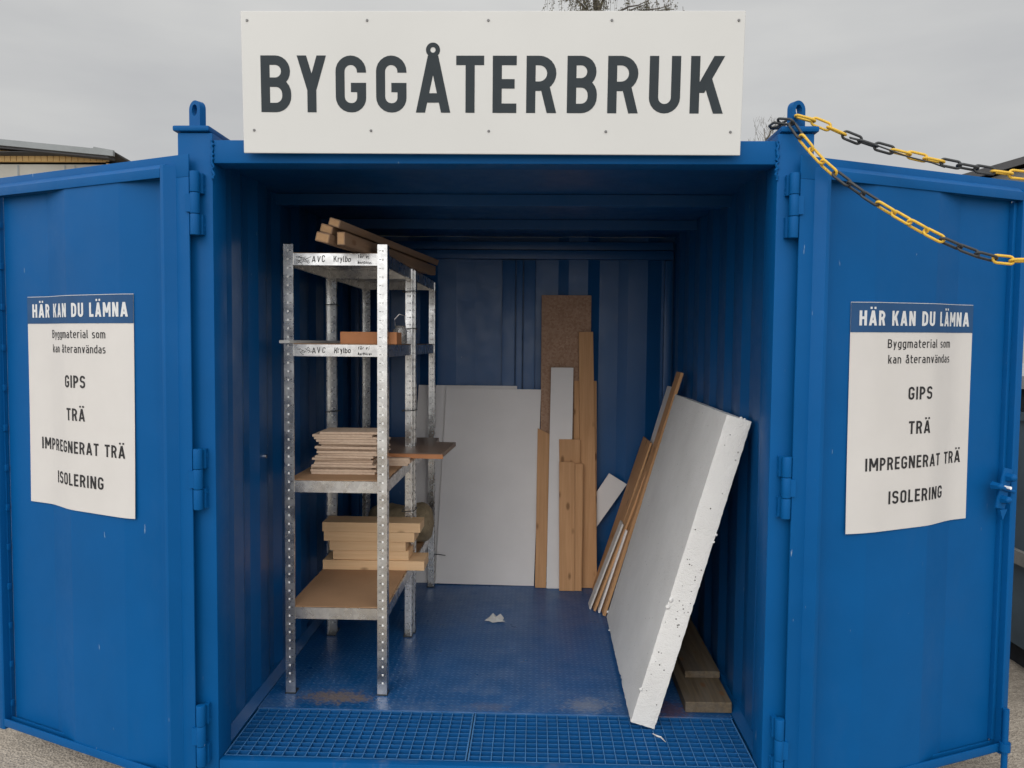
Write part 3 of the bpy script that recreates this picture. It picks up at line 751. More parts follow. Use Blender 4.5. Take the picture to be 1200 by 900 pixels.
# ------------------------------------------------------------------ barrier chains
def link_mesh(name, mat, length=0.077, width=0.034, r=0.0045):
    bm = NB_(); a = length / 2 - width / 2; w = width / 2 - r; pts = []
    for k in range(9): t = -math.pi / 2 + math.pi * k / 8; pts.append((a + w * math.cos(t), w * math.sin(t), 0))
    for k in range(9): t = math.pi / 2 + math.pi * k / 8; pts.append((-a + w * math.cos(t), w * math.sin(t), 0))
    tube(bm, pts, r, 8, closed=True); bmesh.ops.recalc_face_normals(bm, faces=bm.faces)
    me = bpy.data.meshes.new(name); bm.to_mesh(me); bm.free(); me.materials.append(mat)
    for p in me.polygons: p.use_smooth = True
    return me
ME_Y = link_mesh('yellow_link', M_YEL); ME_K = link_mesh('black_link', M_BLK)
def chain(label, ctrl, pattern, pitch=0.0572, roll0=0.0, n=22):
    root = tag(empty('barrier_chain', ctrl[0]), label, 'chain', 'plastic barrier chains')
    P = [Vector(p) for p in ctrl]; fine = []
    for i in range(len(P) - 1):           # Catmull-Rom
        p0, p1, p2, p3 = P[max(i - 1, 0)], P[i], P[i + 1], P[min(i + 2, len(P) - 1)]
        for k in range(40):
            t = k / 40; fine.append(0.5 * ((2 * p1) + (p2 - p0) * t + (2 * p0 - 5 * p1 + 4 * p2 - p3) * t * t + (3 * p1 - p0 - 3 * p2 + p3) * t ** 3))
    fine.append(P[-1]); acc = [0.0]
    for a, b in zip(fine, fine[1:]): acc.append(acc[-1] + (b - a).length)
    def at(d):
        for i in range(len(acc) - 1):
            if acc[i + 1] >= d: f = (d - acc[i]) / max(1e-9, acc[i + 1] - acc[i]); return fine[i].lerp(fine[i + 1], f)
        return fine[-1]
    k = 0; d = 0.030
    while d < acc[-1] - 0.03 and k < n:
        c = at(d); t = (at(d + 0.03) - at(d - 0.03 if d > 0.03 else 0)).normalized()
        ax = t.cross(Vector((0, -1, 0.15))).normalized(); ay = ax.cross(t)
        roll = roll0 + (math.pi / 2) * (k % 2) + random.uniform(-0.22, 0.22)
        y = ax * math.cos(roll) + ay * math.sin(roll); z = t.cross(y)
        o = bpy.data.objects.new('chain_link', ME_Y if pattern[k % len(pattern)] == 'Y' else ME_K); COL.objects.link(o); o.parent = root
        M = Matrix.Identity(4)
        for r in range(3): M[r][0], M[r][1], M[r][2], M[r][3] = t[r], y[r], z[r], c[r] - root.location[r]
        o.matrix_local = M; d += pitch; k += 1
    return root
EYE = Vector((1.060, 0.055, ZT + 0.078))
chain('yellow and black chain running taut from the right lifting eye above the door edge',
      [(1.052, 0.022, 2.326), (1.117, 0.010, 2.303), (1.299, 0.0, 2.226), (1.56, -0.01, 2.160), (1.82, -0.02, 2.117), (2.20, -0.03, 2.09)], 'YYYBBB', roll0=math.pi / 2 * 0.9)
chain('sagging yellow and black chain from the right lifting eye, drooping in front of the door',
      [(1.085, 0.110, 2.342), (1.025, 0.105, 2.312), (0.985, 0.050, 2.302), (1.015, -0.020, 2.295), (1.050, -0.045, 2.235), (1.135, -0.085, 2.122), (1.29, -0.15, 1.985), (1.51, -0.20, 1.852), (1.70, -0.20, 1.812), (2.05, -0.16, 1.86)],
      'BBBBBYYYBBBYYYYBBBYYY', roll0=0.2, n=28)
bm = NB_()
tube(bm, [(1.268, -0.004, 2.238), (1.32, -0.018, 2.215), (1.42, -0.022, 2.178), (1.50, -0.018, 2.160), (1.545, -0.016, 2.145)], 0.0026, 6)
tube(bm, [(1.268, -0.004, 2.238), (1.24, -0.004, 2.245), (1.226, 0.0, 2.250)], 0.0022, 6); tube(bm, [(1.268, -0.008, 2.234), (1.238, -0.012, 2.240), (1.224, -0.01, 2.244)], 0.0022, 6)
tag(obj('cable_tie', bm, M_BLK, smooth=True), 'thin black cable tie threaded along the upper chain against the sky', 'cable tie')

# ------------------------------------------------------------------ shelving units
def upright(bm, sx, y, zt, fx):
    """L-profile: flange facing the front at y, side flange running away along fx*y; sx=-1 left, 1 right"""
    x_out = sx
    return
def make_unit(y0, y1, xl, xr, zt, label, marked, shelves):
    root = tag(empty('shelving_unit', ((xl + xr) / 2, (y0 + y1) / 2, 0)), label, 'shelf', 'galvanised boltless shelving units')
    T = 0.0018; FW, SW = 0.040, 0.045
    for (x, sx) in ((xl, 1), (xr, -1)):
        for (y, sy) in ((y0, 1), (y1, -1)):
            bm = NB_()
            a, b = sorted((x, x + sx * FW)); c, d = sorted((y, y + sy * T))
            box(bm, a, b, c, d, 0.004, zt)                       # flange across the end
            a2, b2 = sorted((x, x + sx * T)); c2, d2 = sorted((y + sy * T, y + sy * SW))
            box(bm, a2, b2, c2, d2, 0.004, zt)                   # flange along the side
            nb = len(bm.faces)
            # folded lips
            a3, b3 = sorted((x + sx * FW, x + sx * (FW + T))); c3, d3 = sorted((y, y + sy * 0.007)); box(bm, a3, b3, c3, d3, 0.004, zt)
            box(bm, *sorted((x, x + sx * 0.006)), *sorted((y + sy * SW, y + sy * (SW + T))), 0.004, zt)
            z = 0.05; rows = []
            while z < zt - 0.02: rows.append(z); z += 0.0365
            for kz, z in enumerate(rows):
                yf = y - sy * 0.0006
                for (u0, u1, mi, zz, hz) in ((0.015, 0.0215, 2, z, 0.0085), (0.025, 0.034, 1, z + 0.004, 0.0020)):
                    p, q = sorted((x + sx * u0, x + sx * u1)); r0, r1 = sorted((yf, y - sy * 0.0001))
                    _, fs = box(bm, p, q, r0, r1, zz, zz + hz)
                    for f in fs: f.material_index = mi
                    p, q = sorted((x + sx * u0, x + sx * u1)); r0, r1 = sorted((y + sy * (T + 0.0001), y + sy * (T + 0.0006)))
                    _, fs = box(bm, p, q, r0, r1, zz, zz + hz)
                    for f in fs: f.material_index = mi
                xs = x - sx * 0.0006
                r0, r1 = sorted((y + sy * 0.016, y + sy * 0.024)); p, q = sorted((xs, x - sx * 0.0001))
                _, fs = box(bm, p, q, r0, r1, z, z + 0.010)
                for f in fs: f.material_index = 1
            up = obj('upright', bm, M_GALV, root, mats=[M_GALV, M_HOLE, M_PIP])
            bm = NB_(); box(bm, *sorted((x - sx * 0.002, x + sx * (FW + 0.003))), *sorted((y - sy * 0.002, y + sy * (SW + 0.003))), 0.0, 0.006); obj('foot', bm, M_BLK, up)
    for i, z in enumerate(shelves):
        for (y, sy) in ((y0, 1), (y1, -1)):
            bm = NB_(); c, d = sorted((y + sy * 0.0035, y + sy * 0.0055)); box(bm, xl + 0.004, xr - 0.004, c, d, z - 0.050, z)
            c, d = sorted((y + sy * 0.0055, y + sy * 0.016)); box(bm, xl + 0.004, xr - 0.004, c, d, z - 0.0018, z - 0.0003); box(bm, xl + 0.004, xr - 0.004, c, d, z - 0.050, z - 0.048)
            obj('beam', bm, M_GALV, root)
        for (x, sx) in ((xl, 1), (xr, -1)):
            bm = NB_(); c, d = sorted((x + sx * 0.0035, x + sx * 0.0055)); box(bm, c, d, y0 + 0.008, y1 - 0.008, z - 0.052, z - 0.001)
            c, d = sorted((x + sx * 0.0055, x + sx * 0.016)); box(bm, c, d, y0 + 0.018, y1 - 0.018, z - 0.0022, z - 0.0012); box(bm, c, d, y0 + 0.018, y1 - 0.018, z - 0.052, z - 0.050)
            obj('beam', bm, M_GALV, root)
        bm = NB_(); box(bm, xl + 0.009, xr - 0.009, y0 + 0.0085, y1 - 0.0085, z - 0.012 + 0.0125, z + 0.0035); bevel(bm, 0.0008, 1)
        obj('shelf_board', bm, M_GALV if i == 0 and False else M_HDF, root)
        bm = NB_(); box(bm, xl + 0.020, xr - 0.020, y0 + 0.020, y1 - 0.020, z - 0.004, z - 0.0026); obj('shelf_tray', bm, M_GALV, root)
    if marked:
        rnd = random.Random(3)
        for z in (shelves[0], shelves[1]):
            bm = NB_()
            def pen(txt, x, zb, h, gap, t=0.16):
                for c in txt:
                    if c != ' ':
                        w = put_glyph(bm, c, t, x, zb + rnd.uniform(-.001, .001), h * rnd.uniform(.9, 1.08), h * rnd.uniform(.9, 1.1), 0.00005, skew=rnd.uniform(-.05, .15))
                    else: w = .3
                    x += (w + gap) * h
                return x
            pen('AVC', xl + 0.120, z - 0.037, 0.027, .20, .13)
            pen('Krylbo', xl + 0.214, z - 0.036, 0.024, .10, .14)
            pen('får ej', xl + 0.318, z - 0.020, 0.0145, .22, .17); pen('bortföras', xl + 0.316, z - 0.044, 0.0125, .14, .22)
            for k in range(26 if z == shelves[0] else 12):      # rubbed-out scribble at the left
                x = xl + 0.052 + rnd.random() * 0.055; zz = z - 0.040 + rnd.random() * 0.024
                pts = [(x, zz)]
                for q in range(3): pts.append((pts[-1][0] + rnd.uniform(.001, .008), pts[-1][1] + rnd.uniform(-.008, .008)))
                stroke_quads(bm, pts, 0.0016, False, 0.00005 * (k + 1) * .2)
            for v in bm.verts: v.co = Vector((v.co.x, y0 + 0.0032 - v.co.z, v.co.y))
            obj('handwriting', bm, M_INK, root, recalc=False)
    return root
SH = (1.905, 1.520, 0.935, 0.382)
U1 = make_unit(0.545, 1.268, -0.912, -0.470, 1.943, 'nearer galvanised shelving unit with handwriting on its two upper front beams', True, SH)
U2 = make_unit(1.276, 2.100, -0.912, -0.462, 1.900, 'rear galvanised shelving unit strapped behind the nearer one, towards the back wall', False, SH)
for (x0, x1, zz) in ((-0.916, -0.866, 1.72), (-0.916, -0.866, 1.17), (-0.522, -0.458, 1.79), (-0.522, -0.458, 1.60), (-0.522, -0.458, 1.18), (-0.522, -0.458, 0.66)):
    bm = NB_(); y0, y1 = 1.222, 1.322
    tube(bm, [(x0, y0, zz), (x1, y0, zz + 0.004), (x1 + 0.001, (y0 + y1) / 2, zz + 0.003), (x1, y1, zz), (x0, y1, zz), (x0 - .001, (y0 + y1) / 2, zz)], 0.0028, 6, closed=True)
    obj('cable_tie', bm, M_BLK, U1)

# ------------------------------------------------------------------ boards
def board(name, label, cat, o, ux, uz, w, t, l, mat, group=None, bev=0.0015, flip=False, thick_dir=None):
    """o = corner; ux width axis, uz length axis, thickness along uy = uz x ux (or its negative)"""
    ux = Vector(ux).normalized(); uz = Vector(uz).normalized(); uz = (uz - ux * uz.dot(ux)).normalized()
    uy = uz.cross(ux)
    bm = NB_(); box(bm, 0, w, 0, t, 0, l)
    if bev: bevel(bm, bev, 2)
    ob = obj(name, bm, mat)
    M = Matrix.Identity(4)
    for r in range(3): M[r][0], M[r][1], M[r][2], M[r][3] = ux[r], uy[r], uz[r], o[r]
    ob.matrix_world = M
    return tag(ob, label, cat, group)
# --- against the back wall: plasterboards
def lean(y0, y1, z): return Vector((0, (y1 - y0), z)).normalized()
def quad_board(name, label, cat, pts, t, mat, group=None, bev=0.001):
    """pts: bottom-left, bottom-right, top-right, top-left front corners; thickness goes back (+Y)"""
    P = [Vector(p) for p in pts]; n = (P[1] - P[0]).cross(P[3] - P[0]).normalized()
    if n.y < 0: n = -n
    ux = (P[1] - P[0]).normalized(); base = P[0]
    M = Matrix.Identity(4); uz = n.cross(ux) * -1
    if uz.z < 0: uz = -uz
    for r in range(3): M[r][0], M[r][1], M[r][2], M[r][3] = ux[r], n[r], uz[r], base[r]
    Mi = M.inverted(); bm = NB_()
    A = [bm.verts.new(Mi @ p) for p in P]; B = [bm.verts.new((Mi @ p) + Vector((0, t, 0))) for p in P]
    bm.faces.new(A); bm.faces.new(B[::-1])
    for i in range(4): bm.faces.new((A[i], B[i], B[(i + 1) % 4], A[(i + 1) % 4]))
    bevel(bm, bev, 2)
    ob = obj(name, bm, mat); ob.matrix_world = M
    return tag(ob, label, cat, group)
quad_board('plasterboard', 'front grey white plasterboard sheet leaning on the back wall, the fully visible one', 'plasterboard',
           [(-0.463, 2.118, 0.006), (0.165, 2.112, -0.002 + 0.004), (0.197, 2.165, 1.242), (-0.402, 2.165, 1.246)], 0.0125, M_GYPS, 'plasterboard sheets at the back wall')
quad_board('plasterboard', 'plasterboard sheet half hidden behind the front one, showing left of it behind the shelf leg', 'plasterboard',
           [(-0.660, 2.140, 0.002), (0.020, 2.140, 0.002), (0.045, 2.184, 1.262), (-0.579, 2.184, 1.262)], 0.0125, M_GYPS, 'plasterboard sheets at the back wall')
bm = NB_(); tube(bm, [(-0.475, 2.109, 0.195), (-0.44, 2.106, 0.196), (-0.395, 2.104, 0.190)], 0.0025, 6); tag(obj('bent_nail', bm, M_BLK), 'thin dark wire lying against the foot of the front plasterboard', 'wire')
# --- upright timber at the back wall
quad_board('chipboard_strip', 'tall speckled chipboard strip, the tallest piece at the back wall', 'board', [(0.197, 2.150, 0.002), (0.512, 2.150, 0.002), (0.506, 2.186, 1.836), (0.195, 2.186, 1.836)], 0.012, M_OSB)
quad_board('plank', 'wide pine plank mostly hidden behind the tall brown plank, a sliver showing on each side', 'plank', [(0.405, 2.128, 0.002), (0.562, 2.128, 0.002), (0.545, 2.165, 1.300), (0.405, 2.165, 1.300)], 0.016, M_PINE2, 'planks at the back wall')
quad_board('plank', 'tall brown plank standing right of the white strip, second tallest at the back wall', 'plank', [(0.462, 2.092, 0.002), (0.562, 2.092, 0.002), (0.517, 2.146, 1.607), (0.428, 2.146, 1.607)], 0.018, M_PINE2, 'planks at the back wall')
quad_board('gypsum_strip', 'narrow grey white plasterboard strip standing in front of the chipboard', 'board', [(0.243, 2.070, 0.002), (0.388, 2.070, 0.002), (0.397, 2.132, 1.383), (0.258, 2.132, 1.383)], 0.0125, M_GYPS)
quad_board('plank', 'short pine plank in front of the white strip, its squared top just below mid wall', 'plank', [(0.332, 2.050, 0.002), (0.440, 2.050, 0.002), (0.444, 2.100, 0.937), (0.312, 2.100, 0.937)], 0.016, M_PINE2, 'planks at the back wall')
quad_board('plank', 'shortest flat pine plank, frontmost of the timber at the back wall', 'plank', [(0.322, 2.026, 0.002), (0.418, 2.026, 0.002), (0.410, 2.066, 0.800), (0.313, 2.066, 0.800)], 0.018, M_PINE2, 'planks at the back wall')
quad_board('batten', 'slim short batten beside the frontmost pine plank, touching its right edge', 'batten', [(0.420, 2.030, 0.002), (0.460, 2.030, 0.002), (0.462, 2.068, 0.790), (0.412, 2.068, 0.790)], 0.018, M_PINE2, 'planks at the back wall')
quad_board('plank', 'slanting pine plank wedged between the plasterboard and the white strip', 'plank', [(0.172, 2.080, 0.002), (0.240, 2.080, 0.002), (0.262, 2.142, 0.960), (0.178, 2.142, 1.000)], 0.016, M_PINE2, 'planks at the back wall')
quad_board('white_offcut', 'tilted white board offcut in the back right corner beside the planks', 'board', [(0.19, 2.148, 0.03), (0.303, 2.148, -0.04 + 0.042), (0.745, 2.160, 0.649), (0.632, 2.160, 0.718)], 0.010, M_GYPS)

# --- polystyrene slab leaning on the right wall
def eps():
    bm = NB_(); TH, LEN, HT = 0.100, 1.20, 1.285
    ny, nz, nt_ = 44, 46, 6
    vs, fs = box(bm, 0, TH, 0, LEN, 0, HT)
    bmesh.ops.subdivide_edges(bm, edges=[e for e in bm.edges if abs(e.verts[0].co.z - e.verts[1].co.z) > 0.1], cuts=90)
    bmesh.ops.subdivide_edges(bm, edges=[e for e in bm.edges if abs(e.verts[0].co.x - e.verts[1].co.x) > 0.05], cuts=9)
    bmesh.ops.subdivide_edges(bm, edges=[e for e in bm.edges if abs(e.verts[0].co.y - e.verts[1].co.y) > 0.5], cuts=60)
    rnd = random.Random(11)
    for v in bm.verts:
        edges = (v.co.x < 1e-4 or v.co.x > TH - 1e-4) + (v.co.y < 1e-4 or v.co.y > LEN - 1e-4) + (v.co.z < 1e-4 or v.co.z > HT - 1e-4)
        if edges >= 2:
            k = 0.0015 if rnd.random() > 0.04 else 0.0045
            cdir = Vector((TH / 2, LEN / 2, HT / 2)) - v.co
            cdir = Vector([math.copysign(1, c) if abs(abs(c) - h) < 1e-3 else 0 for c, h in zip(cdir, (TH / 2, LEN / 2, HT / 2))])
            v.co += cdir * rnd.random() * k
        elif edges == 1: v.co += Vector((rnd.uniform(-1, 1), rnd.uniform(-1, 1), rnd.uniform(-1, 1))) * 0.0006
    # a few clinging beads and crumbs
    for (x, y, z, r) in ((0.062, 0.02, HT, 0.007), (0.075, 0.015, HT, 0.005), (TH, 0.0, 0.82, 0.006), (TH, 0.0, 0.79, 0.004), (0.0, 1.2, 0.03, .008), (0.0, 1.0, 0.0, .006), (0.008, 0.0, 0.52, .009), (0.004, 0.0, 0.49, .010), (0.0, 0.0, 0.14, .008)):
        bmesh.ops.create_icosphere(bm, subdivisions=2, radius=r, matrix=Matrix.Translation((x, y, z)) @ Matrix.Diagonal((1, 0.7, rnd.uniform(.8, 1.6), 1)))
    for _ in range(34):      # small dark pits in the cut front edge
        z_ = rnd.uniform(0.05, 1.22) if rnd.random() > 0.45 else rnd.gauss(0.45, 0.16)
        x_ = rnd.uniform(0.012, 0.088); r_ = rnd.uniform(0.0014, 0.0031)
        c = [bm.verts.new((x_ + r_ * math.cos(q * 0.785), -0.0016, z_ + r_ * math.sin(q * 0.785))) for q in range(8)]
        f = bm.faces.new(c); f.material_index = 1
    o = obj('polystyrene_slab', bm, M_EPS, mats=[M_EPS, M_PIT], recalc=False)
    t = R_(15.9); M = Matrix.Identity(4)
    ux = Vector((math.cos(t), 0, -math.sin(t))); uz = Vector((math.sin(t), 0, math.cos(t))); uy = Vector((0, 1, 0))
    rz = Matrix.Rotation(R_(-0.6), 3, 'Z'); org = Vector((0.553, 0.300, 0.029))
    for a, c in enumerate((rz @ ux, rz @ uy, rz @ uz)):
        for r in range(3): M[r][a] = c[r]
    for r in range(3): M[r][3] = org[r]
    o.matrix_world = M; sharp(o, 50)
    tag(o, 'thick white polystyrene insulation slab leaning on the right wall with its foot on the grating', 'insulation slab')
eps()
def side_sheet(name, label, xb, y0, y1, tilt, length, t, mat, cat='board', z0=0.0):
    a = R_(tilt); uz = Vector((math.sin(a), 0, math.cos(a))); nx = Vector((math.cos(a), 0, -math.sin(a)))
    # lower right edge rests on the floor
    o = Vector((xb, y0, z0 + t * math.sin(a)))
    bm = NB_(); box(bm, 0, t, 0, y1 - y0, 0, length); bevel(bm, 0.001, 1); ob = obj(name, bm, mat)
    M = Matrix.Identity(4)
    for r in range(3): M[r][0], M[r][1], M[r][2], M[r][3] = nx[r], (0, 1, 0)[r], uz[r], o[r]
    ob.matrix_world = M; return tag(ob, label, cat, 'thin boards leaning beside the polystyrene slab')
side_sheet('plank', 'long brown plank next to the polystyrene slab, reaching highest of the leaning boards', 0.553, 1.590, 1.72, 16.6, 1.435, 0.018, M_PINE2)
side_sheet('plank', 'pine strip left of the longest leaning plank, second longest edge in the row', 0.508, 1.665, 1.76, 19.4, 1.235, 0.013, M_PINE2)
side_sheet('grey_strip', 'short dull grey strip wedged between the two leaning pine planks', 0.532, 1.640, 1.70, 17.4, 0.50, 0.011, M_GYPS)
side_sheet('white_strip', 'short bright white strip at the left of the leaning boards', 0.485, 1.700, 1.80, 20.0, 0.530, 0.011, M_PAPER)
side_sheet('white_sheet', 'pale sheet whose upper corner shows behind the leaning planks', 0.585, 1.80, 1.96, 16.0, 1.335, 0.012, M_GYPS)
side_sheet('brown_sheet', 'broad brown board with its face showing, leaning left of the pine strips', 0.530, 1.80, 2.10, 17.6, 1.005, 0.012, M_PINE2)
# --- weathered planks lying under the slab
board('plank', 'weathered grey brown plank lying on the floor beside the right wall, the lower one', 'plank', (0.800, 0.452, 0.001), (1, 0, 0), (0.02, 1, 0), 0.192, 0.045, 1.55, M_OLDW, 'weathered planks on the floor', 0.003).matrix_world = \
    Matrix(((1, 0, 0.02, 0.800), (0, 0, 1, 0.452), (0, 1, 0, 0.001), (0, 0, 0, 1)))
board('plank', 'weathered plank stacked on the lower floor plank and set back from its end', 'plank', (0, 0, 0), (1, 0, 0), (0, 1, 0), 0.155, 0.030, 1.35, M_OLDW, 'weathered planks on the floor', 0.003).matrix_world = \
    Matrix(((1, 0, 0.015, 0.842), (0, 0, 1, 0.690), (0, 1, 0, 0.0465), (0, 0, 0, 1)))

# ------------------------------------------------------------------ things on the shelves
def flat(name, label, cat, x, y, z, dx, dy, dz, mat, group=None, rot=0.0, grain='x', bev=0.0012):
    """box lying flat; grain axis becomes the local Z so wood runs along it"""
    bm = NB_()
    if grain == 'x':
        box(bm, -dy / 2, dy / 2, 0, dz, -dx / 2, dx / 2); A = Matrix(((0, 0, 1, 0), (1, 0, 0, 0), (0, 1, 0, 0), (0, 0, 0, 1)))
    else:
        box(bm, -dx / 2, dx / 2, -dz, 0, -dy / 2, dy / 2); A = Matrix(((1, 0, 0, 0), (0, 0, 1, 0), (0, -1, 0, 0), (0, 0, 0, 1)))
    if bev: bevel(bm, bev, 2)
    ob = obj(name, bm, mat)
    ob.matrix_world = Matrix.Translation((x + dx / 2, y + dy / 2, z)) @ Matrix.Rotation(rot, 4, 'Z') @ A
    return tag(ob, label, cat, group)
ZS = [z + 0.0038 for z in SH]
# battens on top
M_ENDG = mat_wood('sawn_end_grain', (0.47, 0.29, 0.15), (0.38, 0.22, 0.11), knots=False)
def batten(label, p0, p1, w, h, roll=0.0):
    p0, p1 = Vector(p0), Vector(p1); uz = (p1 - p0).normalized(); ux = uz.cross(Vector((0, 0, 1))).normalized(); uy = uz.cross(ux)
    bm = NB_(); _, fs = box(bm, 0, w, -h, 0, 0, (p1 - p0).length); fs[0].material_index = fs[1].material_index = 1; bevel(bm, 0.005, 2)
    ux, uy = ux * math.cos(roll) + uy * math.sin(roll), uy * math.cos(roll) - ux * math.sin(roll)
    ob = obj('batten', bm, M_BATT, mats=[M_BATT, M_ENDG])
    M = Matrix.Identity(4)
    for r in range(3): M[r][0], M[r][1], M[r][2], M[r][3] = ux[r], uy[r], uz[r], p0[r]
    ob.matrix_world = M; return tag(ob, label, 'batten', 'rough battens on top of the shelving')
z1 = ZS[0] + 0.0005
batten('rough batten on top of the shelving, lowest and furthest left of the bundle', (-0.702, 0.275, z1 + 0.014), (-0.514, 1.60, z1 + 0.014), 0.058, 0.038, R_(13))
batten('rough batten with pale end grain, right one in the bottom row of the bundle', (-0.622, 0.300, z1), (-0.440, 1.66, z1), 0.034, 0.052)
batten('dark rough batten resting on the lowest left batten of the bundle', (-0.692, 0.305, z1 + 0.0535), (-0.509, 1.66, z1 + 0.0535), 0.052, 0.034, R_(15))
batten('rough batten lying uppermost across the bundle on top of the shelving', (-0.655, 0.290, z1 + 0.0770), (-0.448, 1.72, z1 + 0.0735), 0.048, 0.032, R_(17))
# second shelf
flat('brown_block', 'low orange brown block on the second shelf behind the front beam', 'block', -0.684, 0.600, ZS[1], 0.245, 0.12, 0.052, M_ORANGE)
flat('lath', 'thin pale lath on the second shelf sticking out past the left upright', 'lath', -0.878, 0.505, ZS[1], 0.046, 0.70, 0.013, M_SIGN, rot=R_(-7), grain='y')
def jar(x, y, z, label, r, h, wire):
    M_G = bpy.data.materials.get('clear_glass')
    if not M_G:
        b = NB('clear_glass'); b.b.inputs['Transmission Weight'].default_value = 0.85; M_G = b.out((0.75, 0.74, 0.72), 0.15)
    root = tag(empty('glass_jar', (x, y, z)), label, 'jar', 'small jars on the second shelf')
    bm = NB_(); prof = [(r * .92, 0.0), (r, .01), (r, h * .72), (r * .8, h * .86), (r * .8, h), (r * .74, h), (r * .74, h * .86), (r * .93, h * .7), (r * .93, .012), (0.001, .010)]
    n = 20; rings = [[bm.verts.new((x + q * math.cos(2 * math.pi * k / n), y + q * math.sin(2 * math.pi * k / n), z + zz)) for k in range(n)] for q, zz in prof]
    for A, B in zip(rings, rings[1:]):
        for k in range(n): bm.faces.new((A[k], A[(k + 1) % n], B[(k + 1) % n], B[k]))
    bm.faces.new(rings[0][::-1]); bm.faces.new(rings[-1]); obj('glass', bm, M_G, root, smooth=True)
    bm = NB_(); cyl(bm, (x, y, z + .012), (x, y, z + h * .42), r * .85, n=16); obj('contents', bm, M_OLDW, root)
    if wire:
        bm = NB_(); tube(bm, [(x - r * .8, y, z + h * .95), (x - r * .9, y, z + h * 1.35), (x - r * .2, y, z + h * 1.62), (x + r * .6, y, z + h * 1.55), (x + r * .8, y, z + h * .95)], 0.0016, 6); obj('wire_handle', bm, M_GALV, root)
jar(-0.465, 0.845, ZS[1], 'small glass jar with a wire handle on the second shelf behind the brown block', 0.030, 0.085, True)
jar(-0.415 - 0.085, 0.965, ZS[1], 'smaller glass jar without handle standing behind the handled one', 0.026, 0.070, False)
# third shelf: stack of thin pale boards
rnd = random.Random(5); z = ZS[2]
low = ['lowest', 'second', 'third', 'fourth', 'fifth', 'sixth', 'seventh', 'eighth', 'ninth']
stack_words = [low[0]] + [w + ' from the bottom' for w in low[1:]] + [w + ' from the top' for w in low[:0:-1]] + ['topmost']
sh_x = [0.0, -0.004, -0.006, 0.004, 0.010, 0.006, -0.004, 0.018, 0.026, 0.016, 0.020, 0.012, 0.034, 0.036, 0.014, 0.008, 0.004, 0.026]
for k in range(18):
    th = rnd.choice((0.0100, 0.0105, 0.0110))
    flat('thin_board', f'thin pale wooden board, {stack_words[k]} of the stack on the third shelf', 'board', -0.838 + sh_x[k] + rnd.uniform(-.006, .006), 0.700 + rnd.uniform(-.014, .02), z,
         0.275 + rnd.uniform(-.018, .022), 0.20 + rnd.uniform(-.02, .03), th - 0.0007, M_PLY, 'stack of thin boards on the third shelf', R_(rnd.uniform(-2.2, 2.2)), 'x', 0.0006)
    z += th
for k, (dx, yy) in enumerate(((0.03, 0.955), (0.045, 0.962), (0.036, 0.950))):
    flat('thin_board', ('lower', 'middle', 'upper')[k] + ' thin board of the short pile directly behind the tall pale stack', 'board', -0.80 + dx, yy, ZS[2] + k * 0.0125, 0.32, 0.15, 0.0118, M_PLY, 'short pile of thin boards behind the tall stack', R_((1.5, -2, 3)[k]), 'x', 0.0006)
flat('brown_offcut', 'reddish brown thin board lying on the shelf right behind the stack of pale boards', 'board', -0.620, 1.130, ZS[2], 0.14, 0.30, 0.030, M_PINE2, rot=R_(-14), grain='y')
flat('laminate_board', 'dark topped board with orange brown edge jutting out to the right of the third shelf', 'board', -0.735, 1.020, ZS[2] + 0.031, 0.455, 0.46, 0.022, M_LAM, rot=R_(-3), grain='x')
flat('laminate_board', 'dark board beneath the jutting one, showing behind it toward the rear of the shelf', 'board', -0.800, 1.42, ZS[2], 0.400, 0.42, 0.029, M_LAM, rot=R_(2), grain='x')
flat('edge_strip', 'orange brown strip along the front edge of the jutting dark board', 'strip', -0.735, 1.004, ZS[2] + 0.031, 0.452, 0.012, 0.021, M_ORANGE, rot=R_(-3), grain='x')
# bottom shelf: five planed planks and the wool roll
zz = ZS[3]
for k, (x0, x1, dy, w) in enumerate(((-0.902, -0.389, 0.0, 'lowest and longest'), (-0.853, -0.469, 0.012, 'second from the bottom'), (-0.869, -0.484, 0.006, 'middle one'), (-0.896, -0.438, 0.0, 'second from the top'), (-0.903, -0.409, -0.002, 'topmost'))):
    flat('plank', f'planed pine plank, {w} in the stack of five on the bottom shelf', 'plank', x0, 1.105 + dy, zz, x1 - x0, 0.145 if k else 0.17, 0.0475, M_PINE, 'stack of planed planks on the bottom shelf', R_((0.4, -0.3, 0.2, -0.5, 0.3)[k]), 'x', 0.0018)
    zz += 0.0483
M_WOOL = mat_chip('mineral_wool', (0.25, 0.195, 0.12), (0.33, 0.26, 0.165), 60)
bm = NB_(); N1, N2 = 26, 34; rings = []
rnd = random.Random(8)
from mathutils import noise as mnoise
for i in range(N1 + 1):
    u = i / N1; x = -0.80 + 0.385 * u; e = min(1, math.sqrt(max(0, 1 - (2 * u - 1) ** 8)) * 1.0); row = []
    for k in range(N2):
        a = 2 * math.pi * k / N2; r = 0.112 * max(0.05, e) * (1 + 0.16 * mnoise.noise(Vector((x * 9, math.cos(a) * 2.1, math.sin(a) * 2.1))) + 0.05 * mnoise.noise(Vector((x * 40, math.cos(a) * 7, math.sin(a) * 7))))
        zc = 0.105 + r * math.sin(a) * 0.95
        row.append(bm.verts.new((x, 1.69 + r * math.cos(a) * 1.05, ZS[3] + max(0.001, zc))))
    rings.append(row)
for A, B in zip(rings, rings[1:]):
    for k in range(N2): bm.faces.new((A[k], A[(k + 1) % N2], B[(k + 1) % N2], B[k]))
bm.faces.new(rings[0][::-1]); bm.faces.new(rings[-1])
tag(obj('insulation_roll', bm, M_WOOL, smooth=True), 'lumpy brownish mineral wool roll behind the plank stack on the bottom shelf', 'insulation')
